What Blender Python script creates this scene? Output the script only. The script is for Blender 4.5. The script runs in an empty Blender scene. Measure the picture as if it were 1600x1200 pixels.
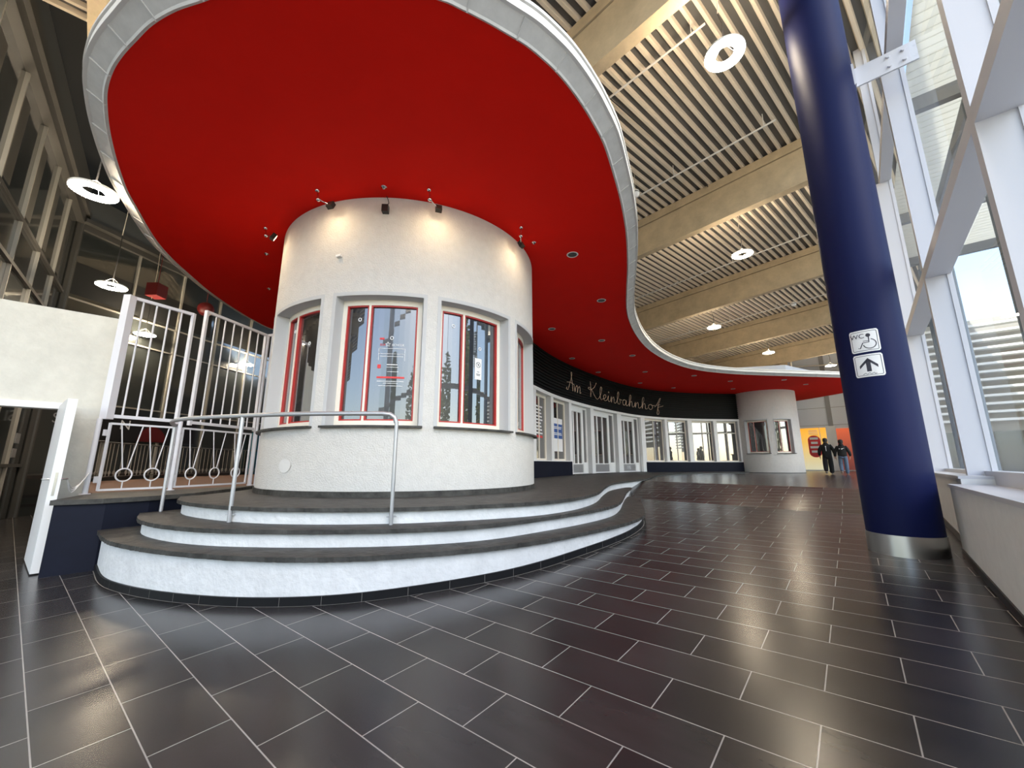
import bpy, bmesh, math, random
from mathutils import Vector, Matrix
C = bpy.context.scene.collection
SC = bpy.context.scene
PI = math.pi
random.seed(7)

# ---------------------------------------------------------------- camera, sky, exposure
cam = bpy.data.objects.new('camera', bpy.data.cameras.new('camera'))
C.objects.link(cam)
cam.location = (0, 0, 1.25)
cam.rotation_euler = (math.radians(101.3), 0, 0)
cam.data.sensor_width = 36
cam.data.lens = 622 / 1600 * 36
cam.data.clip_start = 0.02
cam.data.clip_end = 400
SC.camera = cam
SC.view_settings.view_transform = 'Standard'
SC.view_settings.look = 'None'
SC.view_settings.gamma = 1
SC.view_settings.use_curve_mapping = False
SC.view_settings.exposure = 0.5
world = bpy.data.worlds.new('world')
SC.world = world
world.use_nodes = True
wn = world.node_tree.nodes
wl = world.node_tree.links
bg = wn['Background']
sky = wn.new('ShaderNodeTexSky')
sky.sky_type = 'NISHITA'
sky.sun_disc = False
sky.sun_elevation = math.radians(38)
sky.sun_rotation = math.radians(150)
hs = wn.new('ShaderNodeHueSaturation')
hs.inputs['Saturation'].default_value = 0.9
wl.new(sky.outputs[0], hs.inputs['Color'])
wl.new(hs.outputs[0], bg.inputs['Color'])
bg.inputs['Strength'].default_value = 0.42
sun = bpy.data.objects.new('sun', bpy.data.lights.new('sun', 'SUN'))
C.objects.link(sun)
sun.data.energy = 4.2
sun.data.angle = math.radians(1)
sun.data.color = (1, .95, .86)
sun.rotation_euler = (math.radians(50), 0, math.radians(-62))

# ---------------------------------------------------------------- materials
def mat(name, col, rough=.6, metal=0., var=0., vscale=4., bump=0., bscale=60., spec=.5, emit=0., ecol=None):
    m = bpy.data.materials.new(name); m.use_nodes = True
    n = m.node_tree.nodes; l = m.node_tree.links; p = n['Principled BSDF']
    p.inputs['Base Color'].default_value = (*col, 1); p.inputs['Roughness'].default_value = rough
    p.inputs['Metallic'].default_value = metal; p.inputs['Specular IOR Level'].default_value = spec
    if emit:
        p.inputs['Emission Color'].default_value = (*(ecol or col), 1); p.inputs['Emission Strength'].default_value = emit
    tc = n.new('ShaderNodeTexCoord')
    if var:
        nz = n.new('ShaderNodeTexNoise'); nz.inputs['Scale'].default_value = vscale; nz.inputs['Detail'].default_value = 8
        nz.inputs['Roughness'].default_value = .65
        l.new(tc.outputs['Object'], nz.inputs['Vector'])
        r = n.new('ShaderNodeValToRGB'); r.color_ramp.elements[0].position = .3; r.color_ramp.elements[1].position = .7
        r.color_ramp.elements[0].color = (*[c * (1 - var) for c in col], 1)
        r.color_ramp.elements[1].color = (*[min(1, c * (1 + var)) for c in col], 1)
        l.new(nz.outputs['Fac'], r.inputs['Fac']); l.new(r.outputs[0], p.inputs['Base Color'])
    if bump:
        bz = n.new('ShaderNodeTexNoise'); bz.inputs['Scale'].default_value = bscale; bz.inputs['Detail'].default_value = 3
        l.new(tc.outputs['Object'], bz.inputs['Vector'])
        b = n.new('ShaderNodeBump'); b.inputs['Strength'].default_value = bump; b.inputs['Distance'].default_value = .02
        l.new(bz.outputs['Fac'], b.inputs['Height']); l.new(b.outputs[0], p.inputs['Normal'])
    return m

def glass_mat(name, tint, low, high):
    m = bpy.data.materials.new(name); m.use_nodes = True
    n = m.node_tree.nodes; l = m.node_tree.links
    n.remove(n['Principled BSDF'])
    t = n.new('ShaderNodeBsdfTransparent'); t.inputs[0].default_value = (*tint, 1)
    g = n.new('ShaderNodeBsdfGlossy'); g.inputs['Roughness'].default_value = .01
    fr = n.new('ShaderNodeLayerWeight'); fr.inputs['Blend'].default_value = .35
    mr = n.new('ShaderNodeMapRange'); mr.inputs['To Min'].default_value = low; mr.inputs['To Max'].default_value = high
    l.new(fr.outputs['Facing'], mr.inputs['Value'])
    mx = n.new('ShaderNodeMixShader'); l.new(mr.outputs[0], mx.inputs[0]); l.new(t.outputs[0], mx.inputs[1]); l.new(g.outputs[0], mx.inputs[2])
    l.new(mx.outputs[0], n['Material Output'].inputs[0])
    return m

def mirror_pane(name, base, fac, rough=.015):
    m = bpy.data.materials.new(name); m.use_nodes = True
    n = m.node_tree.nodes; l = m.node_tree.links
    p = n['Principled BSDF']; p.inputs['Base Color'].default_value = (*base, 1); p.inputs['Roughness'].default_value = .3
    g = n.new('ShaderNodeBsdfGlossy'); g.inputs['Roughness'].default_value = rough
    fr = n.new('ShaderNodeLayerWeight'); fr.inputs['Blend'].default_value = .3
    mr = n.new('ShaderNodeMapRange'); mr.inputs['To Min'].default_value = fac; mr.inputs['To Max'].default_value = .9
    l.new(fr.outputs['Facing'], mr.inputs['Value'])
    mx = n.new('ShaderNodeMixShader'); l.new(mr.outputs[0], mx.inputs[0]); l.new(p.outputs[0], mx.inputs[1]); l.new(g.outputs[0], mx.inputs[2])
    l.new(mx.outputs[0], n['Material Output'].inputs[0])
    return m

def floor_mat():
    m = bpy.data.materials.new('dark_floor_tiles'); m.use_nodes = True
    n = m.node_tree.nodes; l = m.node_tree.links; p = n['Principled BSDF']
    tc = n.new('ShaderNodeTexCoord')
    def dot(v):
        d = n.new('ShaderNodeVectorMath'); d.operation = 'DOT_PRODUCT'; d.inputs[1].default_value = v
        l.new(tc.outputs['Object'], d.inputs[0]); return d.outputs['Value']
    def add(o, c):
        a = n.new('ShaderNodeMath'); a.inputs[1].default_value = c; l.new(o, a.inputs[0]); return a.outputs[0]
    cb = n.new('ShaderNodeCombineXYZ')
    l.new(add(dot((-0.76486, 0.64451, 0)), .062), cb.inputs[0])
    l.new(add(dot((0.62915, 0.77754, 0)), -.25), cb.inputs[1])
    def brick(c1, c2, mo):
        b = n.new('ShaderNodeTexBrick'); b.offset = .5; b.inputs['Scale'].default_value = 1
        b.inputs['Brick Width'].default_value = .64; b.inputs['Row Height'].default_value = .3125
        b.inputs['Mortar Size'].default_value = .0032; b.inputs['Mortar Smooth'].default_value = .15; b.inputs['Bias'].default_value = 0
        b.inputs['Color1'].default_value = c1; b.inputs['Color2'].default_value = c2; b.inputs['Mortar'].default_value = mo
        l.new(cb.outputs[0], b.inputs['Vector']); return b
    b = brick((.022, .021, .022, 1), (.040, .036, .036, 1), (.36, .34, .31, 1))
    nz = n.new('ShaderNodeTexNoise'); nz.inputs['Scale'].default_value = 2.0; nz.inputs['Detail'].default_value = 4; nz.inputs['Roughness'].default_value = .5
    mp = n.new('ShaderNodeMapping'); mp.inputs['Scale'].default_value = (1, 3.5, 1); l.new(cb.outputs[0], mp.inputs[0]); l.new(mp.outputs[0], nz.inputs['Vector'])
    mr = n.new('ShaderNodeMapRange'); mr.inputs['From Min'].default_value = .3; mr.inputs['From Max'].default_value = .7
    mr.inputs['To Min'].default_value = .85; mr.inputs['To Max'].default_value = 1.15; l.new(nz.outputs['Fac'], mr.inputs['Value'])
    mu = n.new('ShaderNodeMix'); mu.data_type = 'RGBA'; mu.blend_type = 'MULTIPLY'; mu.inputs['Factor'].default_value = 1
    l.new(b.outputs['Color'], mu.inputs['A']); l.new(mr.outputs[0], mu.inputs['B']); l.new(mu.outputs['Result'], p.inputs['Base Color'])
    rr = n.new('ShaderNodeMapRange'); rr.inputs['From Min'].default_value = .3; rr.inputs['From Max'].default_value = .7
    rr.inputs['To Min'].default_value = .235; rr.inputs['To Max'].default_value = .255; l.new(nz.outputs['Fac'], rr.inputs['Value'])
    l.new(rr.outputs[0], p.inputs['Roughness'])
    p.inputs['Specular IOR Level'].default_value = .5
    return m

M = dict(
    floor=floor_mat(),
    plaster=mat('white_roughcast', (.60, .585, .555), .85, bump=.55, bscale=45, var=.05, vscale=9),
    riser=mat('white_riser_paint', (.71, .715, .71), .75, var=.09, vscale=5, bump=.5, bscale=18),
    slate=mat('grey_slate', (.050, .048, .043), .55, spec=.3, var=.55, vscale=5, bump=.7, bscale=14),
    red=mat('red_paint', (.80, .008, .002), .8, var=.03, vscale=1.5, spec=.15),
    fascia=mat('zinc_fascia', (.56, .555, .55), .5, metal=.0, var=.10, vscale=5),
    rim=mat('pale_rim', (.82, .80, .76), .45),
    reveal=mat('grey_reveal_paint', (.50, .505, .51), .7),
    cream=mat('cream_frame_paint', (.80, .74, .64), .5),
    redframe=mat('red_frame_paint', (.40, .02, .015), .45),
    pane=mirror_pane('dark_window_pane', (.010, .010, .012), .105),
    shop_pane=mirror_pane('shop_window_pane', (.010, .008, .008), .16),
    dark_pane=mirror_pane('dark_glazing', (.030, .034, .032), .05, .06),
    clear=glass_mat('clear_glass', (.92, .96, .95), .03, .22),
    navy=mat('navy_column_paint', (.0055, .009, .052), .5, spec=.12),
    navywall=mat('navy_wall_paint', (.0045, .006, .015), .65, spec=.2, var=.2, vscale=3),
    steel=mat('brushed_steel', (.55, .53, .50), .28, metal=1.),
    chrome=mat('chrome', (.7, .7, .7), .12, metal=1.),
    concrete=mat('warm_concrete', (.55, .43, .275), .85, var=.16, vscale=2.2, bump=.15, bscale=18),
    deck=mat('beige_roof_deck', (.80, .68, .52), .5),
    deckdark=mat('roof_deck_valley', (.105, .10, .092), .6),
    lilac=mat('pale_grey_frame', (.60, .60, .64), .45),
    parapet=mat('grey_parapet', (.72, .72, .70), .6, var=.05, vscale=8, bump=.1, bscale=200),
    ledge=mat('parapet_ledge', (.55, .55, .57), .35),
    black=mat('black_louvre', (.006, .007, .007), .6, spec=.15),
    blackpl=mat('black_plastic', (.015, .014, .014), .4),
    white=mat('white_paint', (.80, .80, .79), .5),
    gate=mat('gate_paint', (.68, .68, .72), .45),
    rail=mat('galvanised_rail', (.45, .45, .46), .38, metal=.6),
    wallcream=mat('limewashed_wall', (.61, .60, .54), .85, var=.09, vscale=3, bump=.3, bscale=14),
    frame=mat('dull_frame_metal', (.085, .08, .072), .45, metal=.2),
    framelit=mat('lit_frame_metal', (.34, .32, .28), .4),  # paler copy of the frame metal, light on the edges put into the colour
    darkroom=mat('dark_room_shade', (.012, .012, .011), .8),  # near-black, unlit depth put into the colour
    brick=mat('brown_paving', (.16, .075, .045), .7, var=.2, vscale=6),
    teal=mat('teal_panel', (.02, .14, .20), .5),
    endwall=mat('grey_end_wall', (.60, .645, .73), .7),
    darkstrip=mat('grey_strip', (.25, .26, .28), .6),
    lamp=mat('lamp_diffuser', (1, .9, .75), .4, emit=105, ecol=(1, .84, .62)),
    lampbody=mat('lamp_body', (.75, .72, .68), .4),
    cable=mat('pale_cable', (.62, .56, .46), .5),
    redsign=mat('red_sign', (.65, .02, .02), .4),
    blue=mat('blue_notice', (.03, .09, .30), .5),
    paper=mat('white_paper', (.82, .82, .82), .6),
    ink=mat('dark_ink', (.03, .03, .045), .6),
    neon=mat('unlit_neon_tube', (.72, .55, .42), .25),
    jacket=mat('black_cloth', (.008, .008, .009), .85),
    jeans=mat('blue_denim', (.10, .15, .23), .85, var=.2, vscale=20),
    skin=mat('skin', (.50, .30, .22), .6),
    hair=mat('dark_hair', (.012, .009, .008), .7),
    shoe=mat('shoe_grey', (.25, .24, .23), .6),
    steelpaint=mat('blue_grey_paint', (.10, .13, .17), .5),
    paving=mat('pale_paving', (.42, .40, .37), .8, var=.1, vscale=.8),
    soffit=mat('white_sheet', (.70, .69, .65), .6),
    render=mat('pale_render', (.42, .40, .36), .8, var=.05, vscale=1),
    leaf=mat('poplar_leaf', (.27, .26, .045), .7, var=.5, vscale=1.5),
    bark=mat('bark', (.10, .07, .045), .9),
    dimred=mat('dark_red_paint', (.12, .006, .006), .5),
    patch=mat('filled_plaster', (.67, .66, .64), .8),
    foottile=mat('black_foot_tile', (.010, .010, .011), .5, spec=.15),
    grout=mat('grey_grout', (.22, .21, .19), .8),
    glow=mat('spot_lens', (1, .8, .55), .3, emit=6, ecol=(1, .75, .45)),
)

def sheet_mat():
    m = mat('white_translucent_sheet', (.85, .84, .80), .6); n = m.node_tree.nodes; l = m.node_tree.links
    t = n.new('ShaderNodeBsdfTranslucent'); t.inputs[0].default_value = (.85, .83, .76, 1)
    mx = n.new('ShaderNodeMixShader'); mx.inputs[0].default_value = .65
    l.new(n['Principled BSDF'].outputs[0], mx.inputs[1]); l.new(t.outputs[0], mx.inputs[2]); l.new(mx.outputs[0], n['Material Output'].inputs[0])
    return m
M['sheet'] = sheet_mat()
def poster_mat(name, stops, z0, z1, emit):
    m = mat(name, (.5, .5, .5), .4, emit=emit); n = m.node_tree.nodes; l = m.node_tree.links; p = n['Principled BSDF']
    tc = n.new('ShaderNodeTexCoord'); sp = n.new('ShaderNodeSeparateXYZ'); l.new(tc.outputs['Generated'], sp.inputs[0])
    r = n.new('ShaderNodeValToRGB'); r.color_ramp.elements[0].color = (*stops[0], 1); r.color_ramp.elements[1].color = (*stops[-1], 1)
    for i, c in enumerate(stops[1:-1]):
        e = r.color_ramp.elements.new((i + 1) / (len(stops) - 1)); e.color = (*c, 1)
    l.new(sp.outputs['Z'], r.inputs['Fac']); l.new(r.outputs[0], p.inputs['Base Color']); l.new(r.outputs[0], p.inputs['Emission Color'])
    return m
M['yellow'] = poster_mat('yellow_backlit_poster', [(.62, .60, .42), (.72, .56, .26), (.85, .50, .10), (.95, .42, .03)], 0, 1, .55)
M['orange'] = poster_mat('orange_backlit_poster', [(.20, .05, .04), (.40, .08, .045), (.75, .14, .05)], 0, 1, .40)
# ---------------------------------------------------------------- mesh helpers
def world_of(o):
    m = o.matrix_basis.copy()
    while o.parent: o = o.parent; m = o.matrix_basis @ m
    return m
class MB:
    def __init__(s): s.v = []; s.f = []; s.sm = []
    def add(s, vs, fs, smooth=False):
        o = len(s.v); s.v += [tuple(x) for x in vs]
        for f in fs: s.f.append([i + o for i in f]); s.sm.append(smooth)
    def box(s, x0, x1, y0, y1, z0, z1, T=None):
        vs = [Vector((x, y, z)) for z in (z0, z1) for y in (y0, y1) for x in (x0, x1)]
        if T is not None: vs = [T @ v for v in vs]
        s.add(vs, [(0, 2, 3, 1), (4, 5, 7, 6), (0, 1, 5, 4), (2, 6, 7, 3), (0, 4, 6, 2), (1, 3, 7, 5)])
    def bar(s, p, q, w, h, up=(0, 0, 1)):
        p, q = Vector(p), Vector(q); d = (q - p).normalized(); u = Vector(up)
        if abs(d.dot(u)) > .95: u = Vector((0, 1, 0)) if abs(d.y) < .9 else Vector((1, 0, 0))
        a = d.cross(u).normalized(); b = a.cross(d)
        vs = [r + a * sx * w / 2 + b * sy * h / 2 for r in (p, q) for sx, sy in ((-1, -1), (1, -1), (1, 1), (-1, 1))]
        s.add(vs, [(0, 1, 2, 3), (7, 6, 5, 4), (0, 4, 5, 1), (1, 5, 6, 2), (2, 6, 7, 3), (3, 7, 4, 0)])
    def tube(s, pts, r, n=10, closed=False, caps=True):
        P = [Vector(p) for p in pts]; k = len(P); rings = []
        rr = r if isinstance(r, (list, tuple)) else [r] * k
        ref = None
        for i, p in enumerate(P):
            a = P[(i - 1) % k] if (closed or i > 0) else p; b = P[(i + 1) % k] if (closed or i < k - 1) else p
            d = (b - a).normalized()
            if ref is None:
                ref = Vector((0, 0, 1)) if abs(d.z) < .9 else Vector((1, 0, 0))
            u = (ref - d * ref.dot(d)); 
            if u.length < 1e-5: u = d.orthogonal()
            u.normalize(); ref = u; w = d.cross(u)
            rings.append([p + (u * math.cos(2 * PI * j / n) + w * math.sin(2 * PI * j / n)) * rr[i] for j in range(n)])
        vs = [v for R in rings for v in R]; fs = []
        for i in range(k if closed else k - 1):
            i2 = (i + 1) % k
            for j in range(n): fs.append((i * n + j, i * n + (j + 1) % n, i2 * n + (j + 1) % n, i2 * n + j))
        s.add(vs, fs, True)
        if caps and not closed:
            s.add(rings[0], [tuple(reversed(range(n)))]); s.add(rings[-1], [tuple(range(n))])
    def prism(s, poly, z0, z1, top=True, bottom=True, smooth=False):
        n = len(poly); z0 = z0 if isinstance(z0, list) else [z0] * n; z1 = z1 if isinstance(z1, list) else [z1] * n
        vs = [(p[0], p[1], z0[i]) for i, p in enumerate(poly)] + [(p[0], p[1], z1[i]) for i, p in enumerate(poly)]
        s.add(vs, [(i, (i + 1) % n, n + (i + 1) % n, n + i) for i in range(n)], smooth)
        if top: s.add([(p[0], p[1], z1[i]) for i, p in enumerate(poly)], [tuple(range(n))])
        if bottom: s.add([(p[0], p[1], z0[i]) for i, p in enumerate(poly)], [tuple(reversed(range(n)))])
    def lathe(s, prof, c=(0, 0, 0), n=32, closed=False):
        vs = []; k = len(prof)
        for r, z in prof:
            for j in range(n):
                a = 2 * PI * j / n; vs.append((c[0] + r * math.cos(a), c[1] + r * math.sin(a), c[2] + z))
        fs = []
        for i in range(k if closed else k - 1):
            i2 = (i + 1) % k
            for j in range(n): fs.append((i * n + j, i * n + (j + 1) % n, i2 * n + (j + 1) % n, i2 * n + j))
        s.add(vs, fs, True)
    def cyl(s, c, r, z0, z1, n=32):
        s.lathe([(r, z0), (r, z1)], (c[0], c[1], 0), n)
        for z, rev in ((z0, True), (z1, False)):
            R = [(c[0] + r * math.cos(2 * PI * j / n), c[1] + r * math.sin(2 * PI * j / n), z) for j in range(n)]
            s.add(R, [tuple(reversed(range(n))) if rev else tuple(range(n))])
    def ball(s, c, r, n=16, m=10, sz=1.):
        s.lathe([(max(1e-4, r * math.sin(PI * i / m)), -r * sz * math.cos(PI * i / m)) for i in range(m + 1)], c, n)
    def arcbox(s, c, r0, r1, a0, a1, z0, z1, step=2.):
        """box bent round a vertical axis; angles in degrees, 0 towards -y, positive towards +x"""
        n = max(1, int(abs(a1 - a0) / step + .5)); vs = []
        for i in range(n + 1):
            a = math.radians(a0 + (a1 - a0) * i / n); sx, sy = math.sin(a), -math.cos(a)
            vs += [(c[0] + r * sx, c[1] + r * sy, z) for r in (r0, r1) for z in (z0, z1)]
        fs = []
        for i in range(n):
            o = i * 4; q = o + 4
            fs += [(o + 2, q + 2, q + 3, o + 3), (o, o + 1, q + 1, q), (o + 1, o + 3, q + 3, q + 1), (o, q, q + 2, o + 2)]
        fs += [(0, 2, 3, 1), (n * 4, n * 4 + 1, n * 4 + 3, n * 4 + 2)]
        s.add(vs, fs)
    def build(s, name, m, parent=None, fix=True):
        me = bpy.data.meshes.new(name); me.from_pydata(s.v, [], s.f); me.update()
        me.polygons.foreach_set('use_smooth', s.sm)
        if fix:
            bm = bmesh.new(); bm.from_mesh(me); bmesh.ops.recalc_face_normals(bm, faces=bm.faces[:]); bm.to_mesh(me); bm.free()
        me.materials.append(M[m] if isinstance(m, str) else m)
        o = bpy.data.objects.new(name, me); C.objects.link(o)
        if parent is not None:
            me.transform(world_of(parent).inverted()); o.parent = parent
        return o

def tag(o, label=None, cat=None, group=None, kind=None):
    if label: o['label'] = label
    if cat: o['category'] = cat
    if group: o['group'] = group
    if kind: o['kind'] = kind
    return o
def thing(name, label, cat, loc, group=None, rz=0):
    o = bpy.data.objects.new(name, None); C.objects.link(o); o.location = loc; o.rotation_euler = (0, 0, rz)
    o.empty_display_size = .2
    return tag(o, label, cat, group)
def struct(name, mb, m, label=None, cat=None, parent=None):
    o = mb.build(name, m, parent)
    if parent is None: tag(o, label or name.replace('_', ' ') + ' of the station hall', cat or name.split('_')[0], kind='structure')
    return o
def dup(root, loc, label, rz=None):
    r = root.copy(); C.objects.link(r); r.location = loc; r['label'] = label
    if rz is not None: r.rotation_euler = (0, 0, rz)
    for ch in list(root.children):
        c = ch.copy(); C.objects.link(c); c.parent = r
        for g in ch.children:
            d = g.copy(); C.objects.link(d); d.parent = c
    return r
def spline(P, n=8, closed=False):
    P = [Vector(p) for p in P]; k = len(P); out = []
    for i in range(k if closed else k - 1):
        p1, p2 = P[i], P[(i + 1) % k]
        p0 = P[(i - 1) % k] if (closed or i > 0) else p1 * 2 - p2
        p3 = P[(i + 2) % k] if (closed or i < k - 2) else p2 * 2 - p1
        for j in range(n):
            t = j / n
            out.append(.5 * ((2 * p1) + (p2 - p0) * t + (2 * p0 - 5 * p1 + 4 * p2 - p3) * t * t + (3 * p1 - p0 - 3 * p2 + p3) * t ** 3))
    if not closed: out.append(P[-1].copy())
    return out
def offset2(P, d, closed=False):
    """shift an open/closed 2D polyline to its right by d"""
    out = []; k = len(P)
    for i, p in enumerate(P):
        a = P[(i - 1) % k] if (closed or i > 0) else p; b = P[(i + 1) % k] if (closed or i < k - 1) else p
        t = (Vector(b) - Vector(a)).to_2d().normalized()
        out.append(Vector((p[0] + t.y * d, p[1] - t.x * d)))
    return out
def clip(poly, n, c):
    """keep the part of a 2D polygon with n.p <= c"""
    out = []
    for i in range(len(poly)):
        a, b = Vector(poly[i]), Vector(poly[(i + 1) % len(poly)]); da, db = a.dot(n) - c, b.dot(n) - c
        if da <= 0: out.append(a)
        if (da < 0 < db) or (db < 0 < da): out.append(a + (b - a) * (da / (da - db)))
    return out
def text_mesh(body, size):
    cu = bpy.data.curves.new('t', 'FONT'); cu.body = body; cu.size = size; cu.align_x = 'CENTER'; cu.align_y = 'CENTER'
    o = bpy.data.objects.new('t', cu); C.objects.link(o)
    dg = bpy.context.evaluated_depsgraph_get(); me = bpy.data.meshes.new_from_object(o.evaluated_get(dg))
    vs = [v.co.copy() for v in me.vertices]; fs = [tuple(p.vertices) for p in me.polygons]
    bpy.data.objects.remove(o); bpy.data.curves.remove(cu); bpy.data.meshes.remove(me)
    return vs, fs
def ribbon(pts, w):
    P = [Vector(p) for p in pts]; vs = []; fs = []
    for i, p in enumerate(P):
        a = P[max(0, i - 1)]; b = P[min(len(P) - 1, i + 1)]; t = (b - a).normalized(); nrm = Vector((-t.y, t.x))
        vs += [p + nrm * w / 2, p - nrm * w / 2]
        if i: fs.append((2 * i - 2, 2 * i - 1, 2 * i + 1, 2 * i))
    return vs, fs
def disc2(c, r, n=20):
    return [Vector((c[0] + r * math.cos(2 * PI * i / n), c[1] + r * math.sin(2 * PI * i / n))) for i in range(n)], [tuple(range(n))]

# ---------------------------------------------------------------- setting: floor and ground
SX, SY = .036044, .031112
SL = math.hypot(SX, SY); NU = Vector((SX / SL, SY / SL)); NT = Vector((-NU.y, NU.x))
def gz(u): return -.4 if u < -.4 else u if u < .42 else (.42 + (u - .42) * 2.82 if u < .53 else .73)
def floor_z(x, y): return gz(SX * x + SY * y)
WD = Vector((.6575, .7535)); WN = Vector((.7535, -.6575)); W0 = Vector((3.36, 2.87)); WC = W0.dot(WN)
def strips(mb, keep, dz=0):
    us = [-2.2, -.4, .42, .53, 2.6]
    for a, b in zip(us[:-1], us[1:]):
        poly = [NU * (a / SL) + NT * -60, NU * (b / SL) + NT * -60, NU * (b / SL) + NT * 60, NU * (a / SL) + NT * 60]
        for n, c in keep: poly = clip(poly, n, c)
        if len(poly) > 2: mb.add([(p.x, p.y, floor_z(p.x, p.y) + dz) for p in poly], [tuple(range(len(poly)))])
mb = MB(); strips(mb, [(WN, WC + .45), (Vector((-1, 0)), 40), (Vector((0, -1)), 20), (Vector((0, 1)), 48)])
struct('floor', mb, 'floor', 'dark slate grey tiled floor of the hall with pale joints', 'floor')
mb = MB(); strips(mb, [(-WN, -WC - .45), (Vector((1, 0)), 75), (Vector((0, -1)), 45)], .02)
struct('ground_outside', mb, 'paving', 'pale paving outside the glazed wall', 'ground')
mb = MB(); strips(mb, [(WN, WC + .45), (Vector((0, 1)), -20)], .02)
struct('ground_forecourt', mb, 'paving', 'pale paving of the open forecourt behind the viewer', 'ground')

# ---------------------------------------------------------------- ceiling: corrugated deck and beams
RP = Vector((7.52, 9.02, 9.6)); E1 = Vector((.7677, .6408, 0)); E2 = Vector((.7126, -.6989, .0623))
def roof(u, v, dz=0): return RP + E1 * u + E2 * v + Vector((0, 0, dz))
PITCH = .2235
mb = MB(); U0, U1 = -50., 34.
mv = MB()
k0, k1 = -72, 9
for k in range(k0, k1):
    v0 = k * PITCH
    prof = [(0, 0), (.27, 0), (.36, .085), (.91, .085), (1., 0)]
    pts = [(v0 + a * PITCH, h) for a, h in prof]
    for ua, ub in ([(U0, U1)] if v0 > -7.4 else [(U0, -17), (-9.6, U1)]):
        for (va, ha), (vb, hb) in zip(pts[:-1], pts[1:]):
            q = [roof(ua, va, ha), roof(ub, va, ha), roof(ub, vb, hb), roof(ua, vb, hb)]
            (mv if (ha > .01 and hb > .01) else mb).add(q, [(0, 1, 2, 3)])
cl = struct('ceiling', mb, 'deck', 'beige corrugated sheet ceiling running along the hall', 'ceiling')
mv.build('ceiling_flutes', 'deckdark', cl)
mb = MB(); mb.add([roof(U0, k0 * PITCH, .3), roof(-17, k0 * PITCH, .3), roof(-17, -7.4, .3), roof(-9.6, -7.4, .3), roof(-9.6, k0 * PITCH, .3), roof(U1, k0 * PITCH, .3), roof(U1, k1 * PITCH, .3), roof(U0, k1 * PITCH, .3)], [tuple(range(8))])
struct('ceiling_top', mb, 'darkstrip', 'roof covering above the corrugated ceiling', 'roof')
VB = [-15.6, -7.4, -15.6, -15.6, -15.6, -15.6, -15.6, -15.6, -15.6, -15.6, -15.6]
ORD = ['beam far behind the lamps over the forecourt', 'beam just outside the upper frame edge', 'concrete roof beam crossing directly above the red canopy front',
       'concrete roof beam meeting the navy column, with a dark joint line along it', 'second concrete roof beam beyond the navy column top', 'third concrete roof beam beyond the navy column',
       'last concrete roof beam before the grey end wall'] + [q + ' concrete roof beam over the forecourt, mirrored in the pavilion panes' for q in ('second', 'third', 'fourth', 'fifth')]
for i, u in enumerate([-19.4, -12.85, -6.5, 0., 6.6, 13.35, 20., -26, -32.6, -39.2, -45.8]):
    mb = MB()
    def bx(u0, u1, z0, z1):
        vs = [roof(a, b, z) for z in (z0, z1) for a in (u0, u1) for b in (VB[i], .55)]
        mb.add(vs, [(0, 1, 3, 2), (4, 6, 7, 5), (0, 4, 5, 1), (2, 3, 7, 6), (0, 2, 6, 4), (1, 5, 7, 3)])
    bx(u, u + .24, -1.24, -.27); bx(u - .03, u + .27, -.25, -.002)
    o = mb.build('concrete_beam', 'concrete'); tag(o, ORD[i], 'beam', kind='structure')

mb = MB(); mb.add([(-26, 1.5, 10.4), (-26, 40, 10.4), (0, 40, 10.4), (-3.2, 1.5, 10.4)], [(0, 1, 2, 3)]); struct('ceiling_side', mb, 'darkroom', 'ceiling sheet with dark shade painted in, between the canopy and the side glazing', 'ceiling')  # black colour stands in for the shade under the roof
# sprinkler pipes under the deck
for i, (u, v0, v1) in enumerate([(-5.0, -15, -.15), (-1.6, -15, -.05), (4.75, -15, -1.0), (11.4, -15, -1.5)]):
    mb = MB(); mb.tube([roof(u, v0, -.35), roof(u, v1, -.35)], .022, 8)
    for q in range(9):
        v = v1 - .25 - q * 2.2; mb.tube([roof(u, v, -.35), roof(u, v, 0)], .009, 6); mb.tube([roof(u + .02, v, -.35), roof(u + .1, v, -.2)], .012, 6)
    tag(mb.build('sprinkler_pipe', 'lampbody'), ['thin sprinkler pipe crossing just beyond the canopy-side beam', 'thin sprinkler pipe in front of the beam with the dark joint line',
        'thin sprinkler pipe beyond the beam with the dark joint line', 'thin sprinkler pipe under the most distant bays'][i], 'pipe', 'sprinkler pipes under the roof deck')
mb = MB(); mb.tube([roof(-6.2, -2.35, -.05), roof(0, -2.25, -.05)], .012, 6)
tag(mb.build('ceiling_conduit', 'blackpl'), 'thin black conduit running along one ceiling corrugation', 'conduit')

# ---------------------------------------------------------------- right glazed wall
def wp(s, d, z): p = W0 + WD * s + WN * d; return Vector((p.x, p.y, z))
def wbox(mb, s0, s1, d0, d1, z0, z1):
    vs = [wp(s, d, z) for z in (z0, z1) for d in (d0, d1) for s in (s0, s1)]
    mb.add(vs, [(0, 2, 3, 1), (4, 5, 7, 6), (0, 1, 5, 4), (2, 6, 7, 3), (0, 4, 6, 2), (1, 3, 7, 5)])
mb = MB(); wbox(mb, -14, 2.05, 0, .5, -1, 1.0); wbox(mb, 2.05, 33, .09, .5, -1, 1.09)
w = struct('wall_right', mb, 'parapet', 'low grey parapet wall below the tall glazing', 'wall')
mb = MB(); wbox(mb, -14, 2.07, -.015, .36, 1.0, 1.035); wbox(mb, 2.05, 33, .075, .36, 1.09, 1.12); wbox(mb, -14, 33, .33, .5, 1.0, 1.17)
mb.build('ledge', 'ledge', w)
mb = MB()
s = -14.
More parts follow.
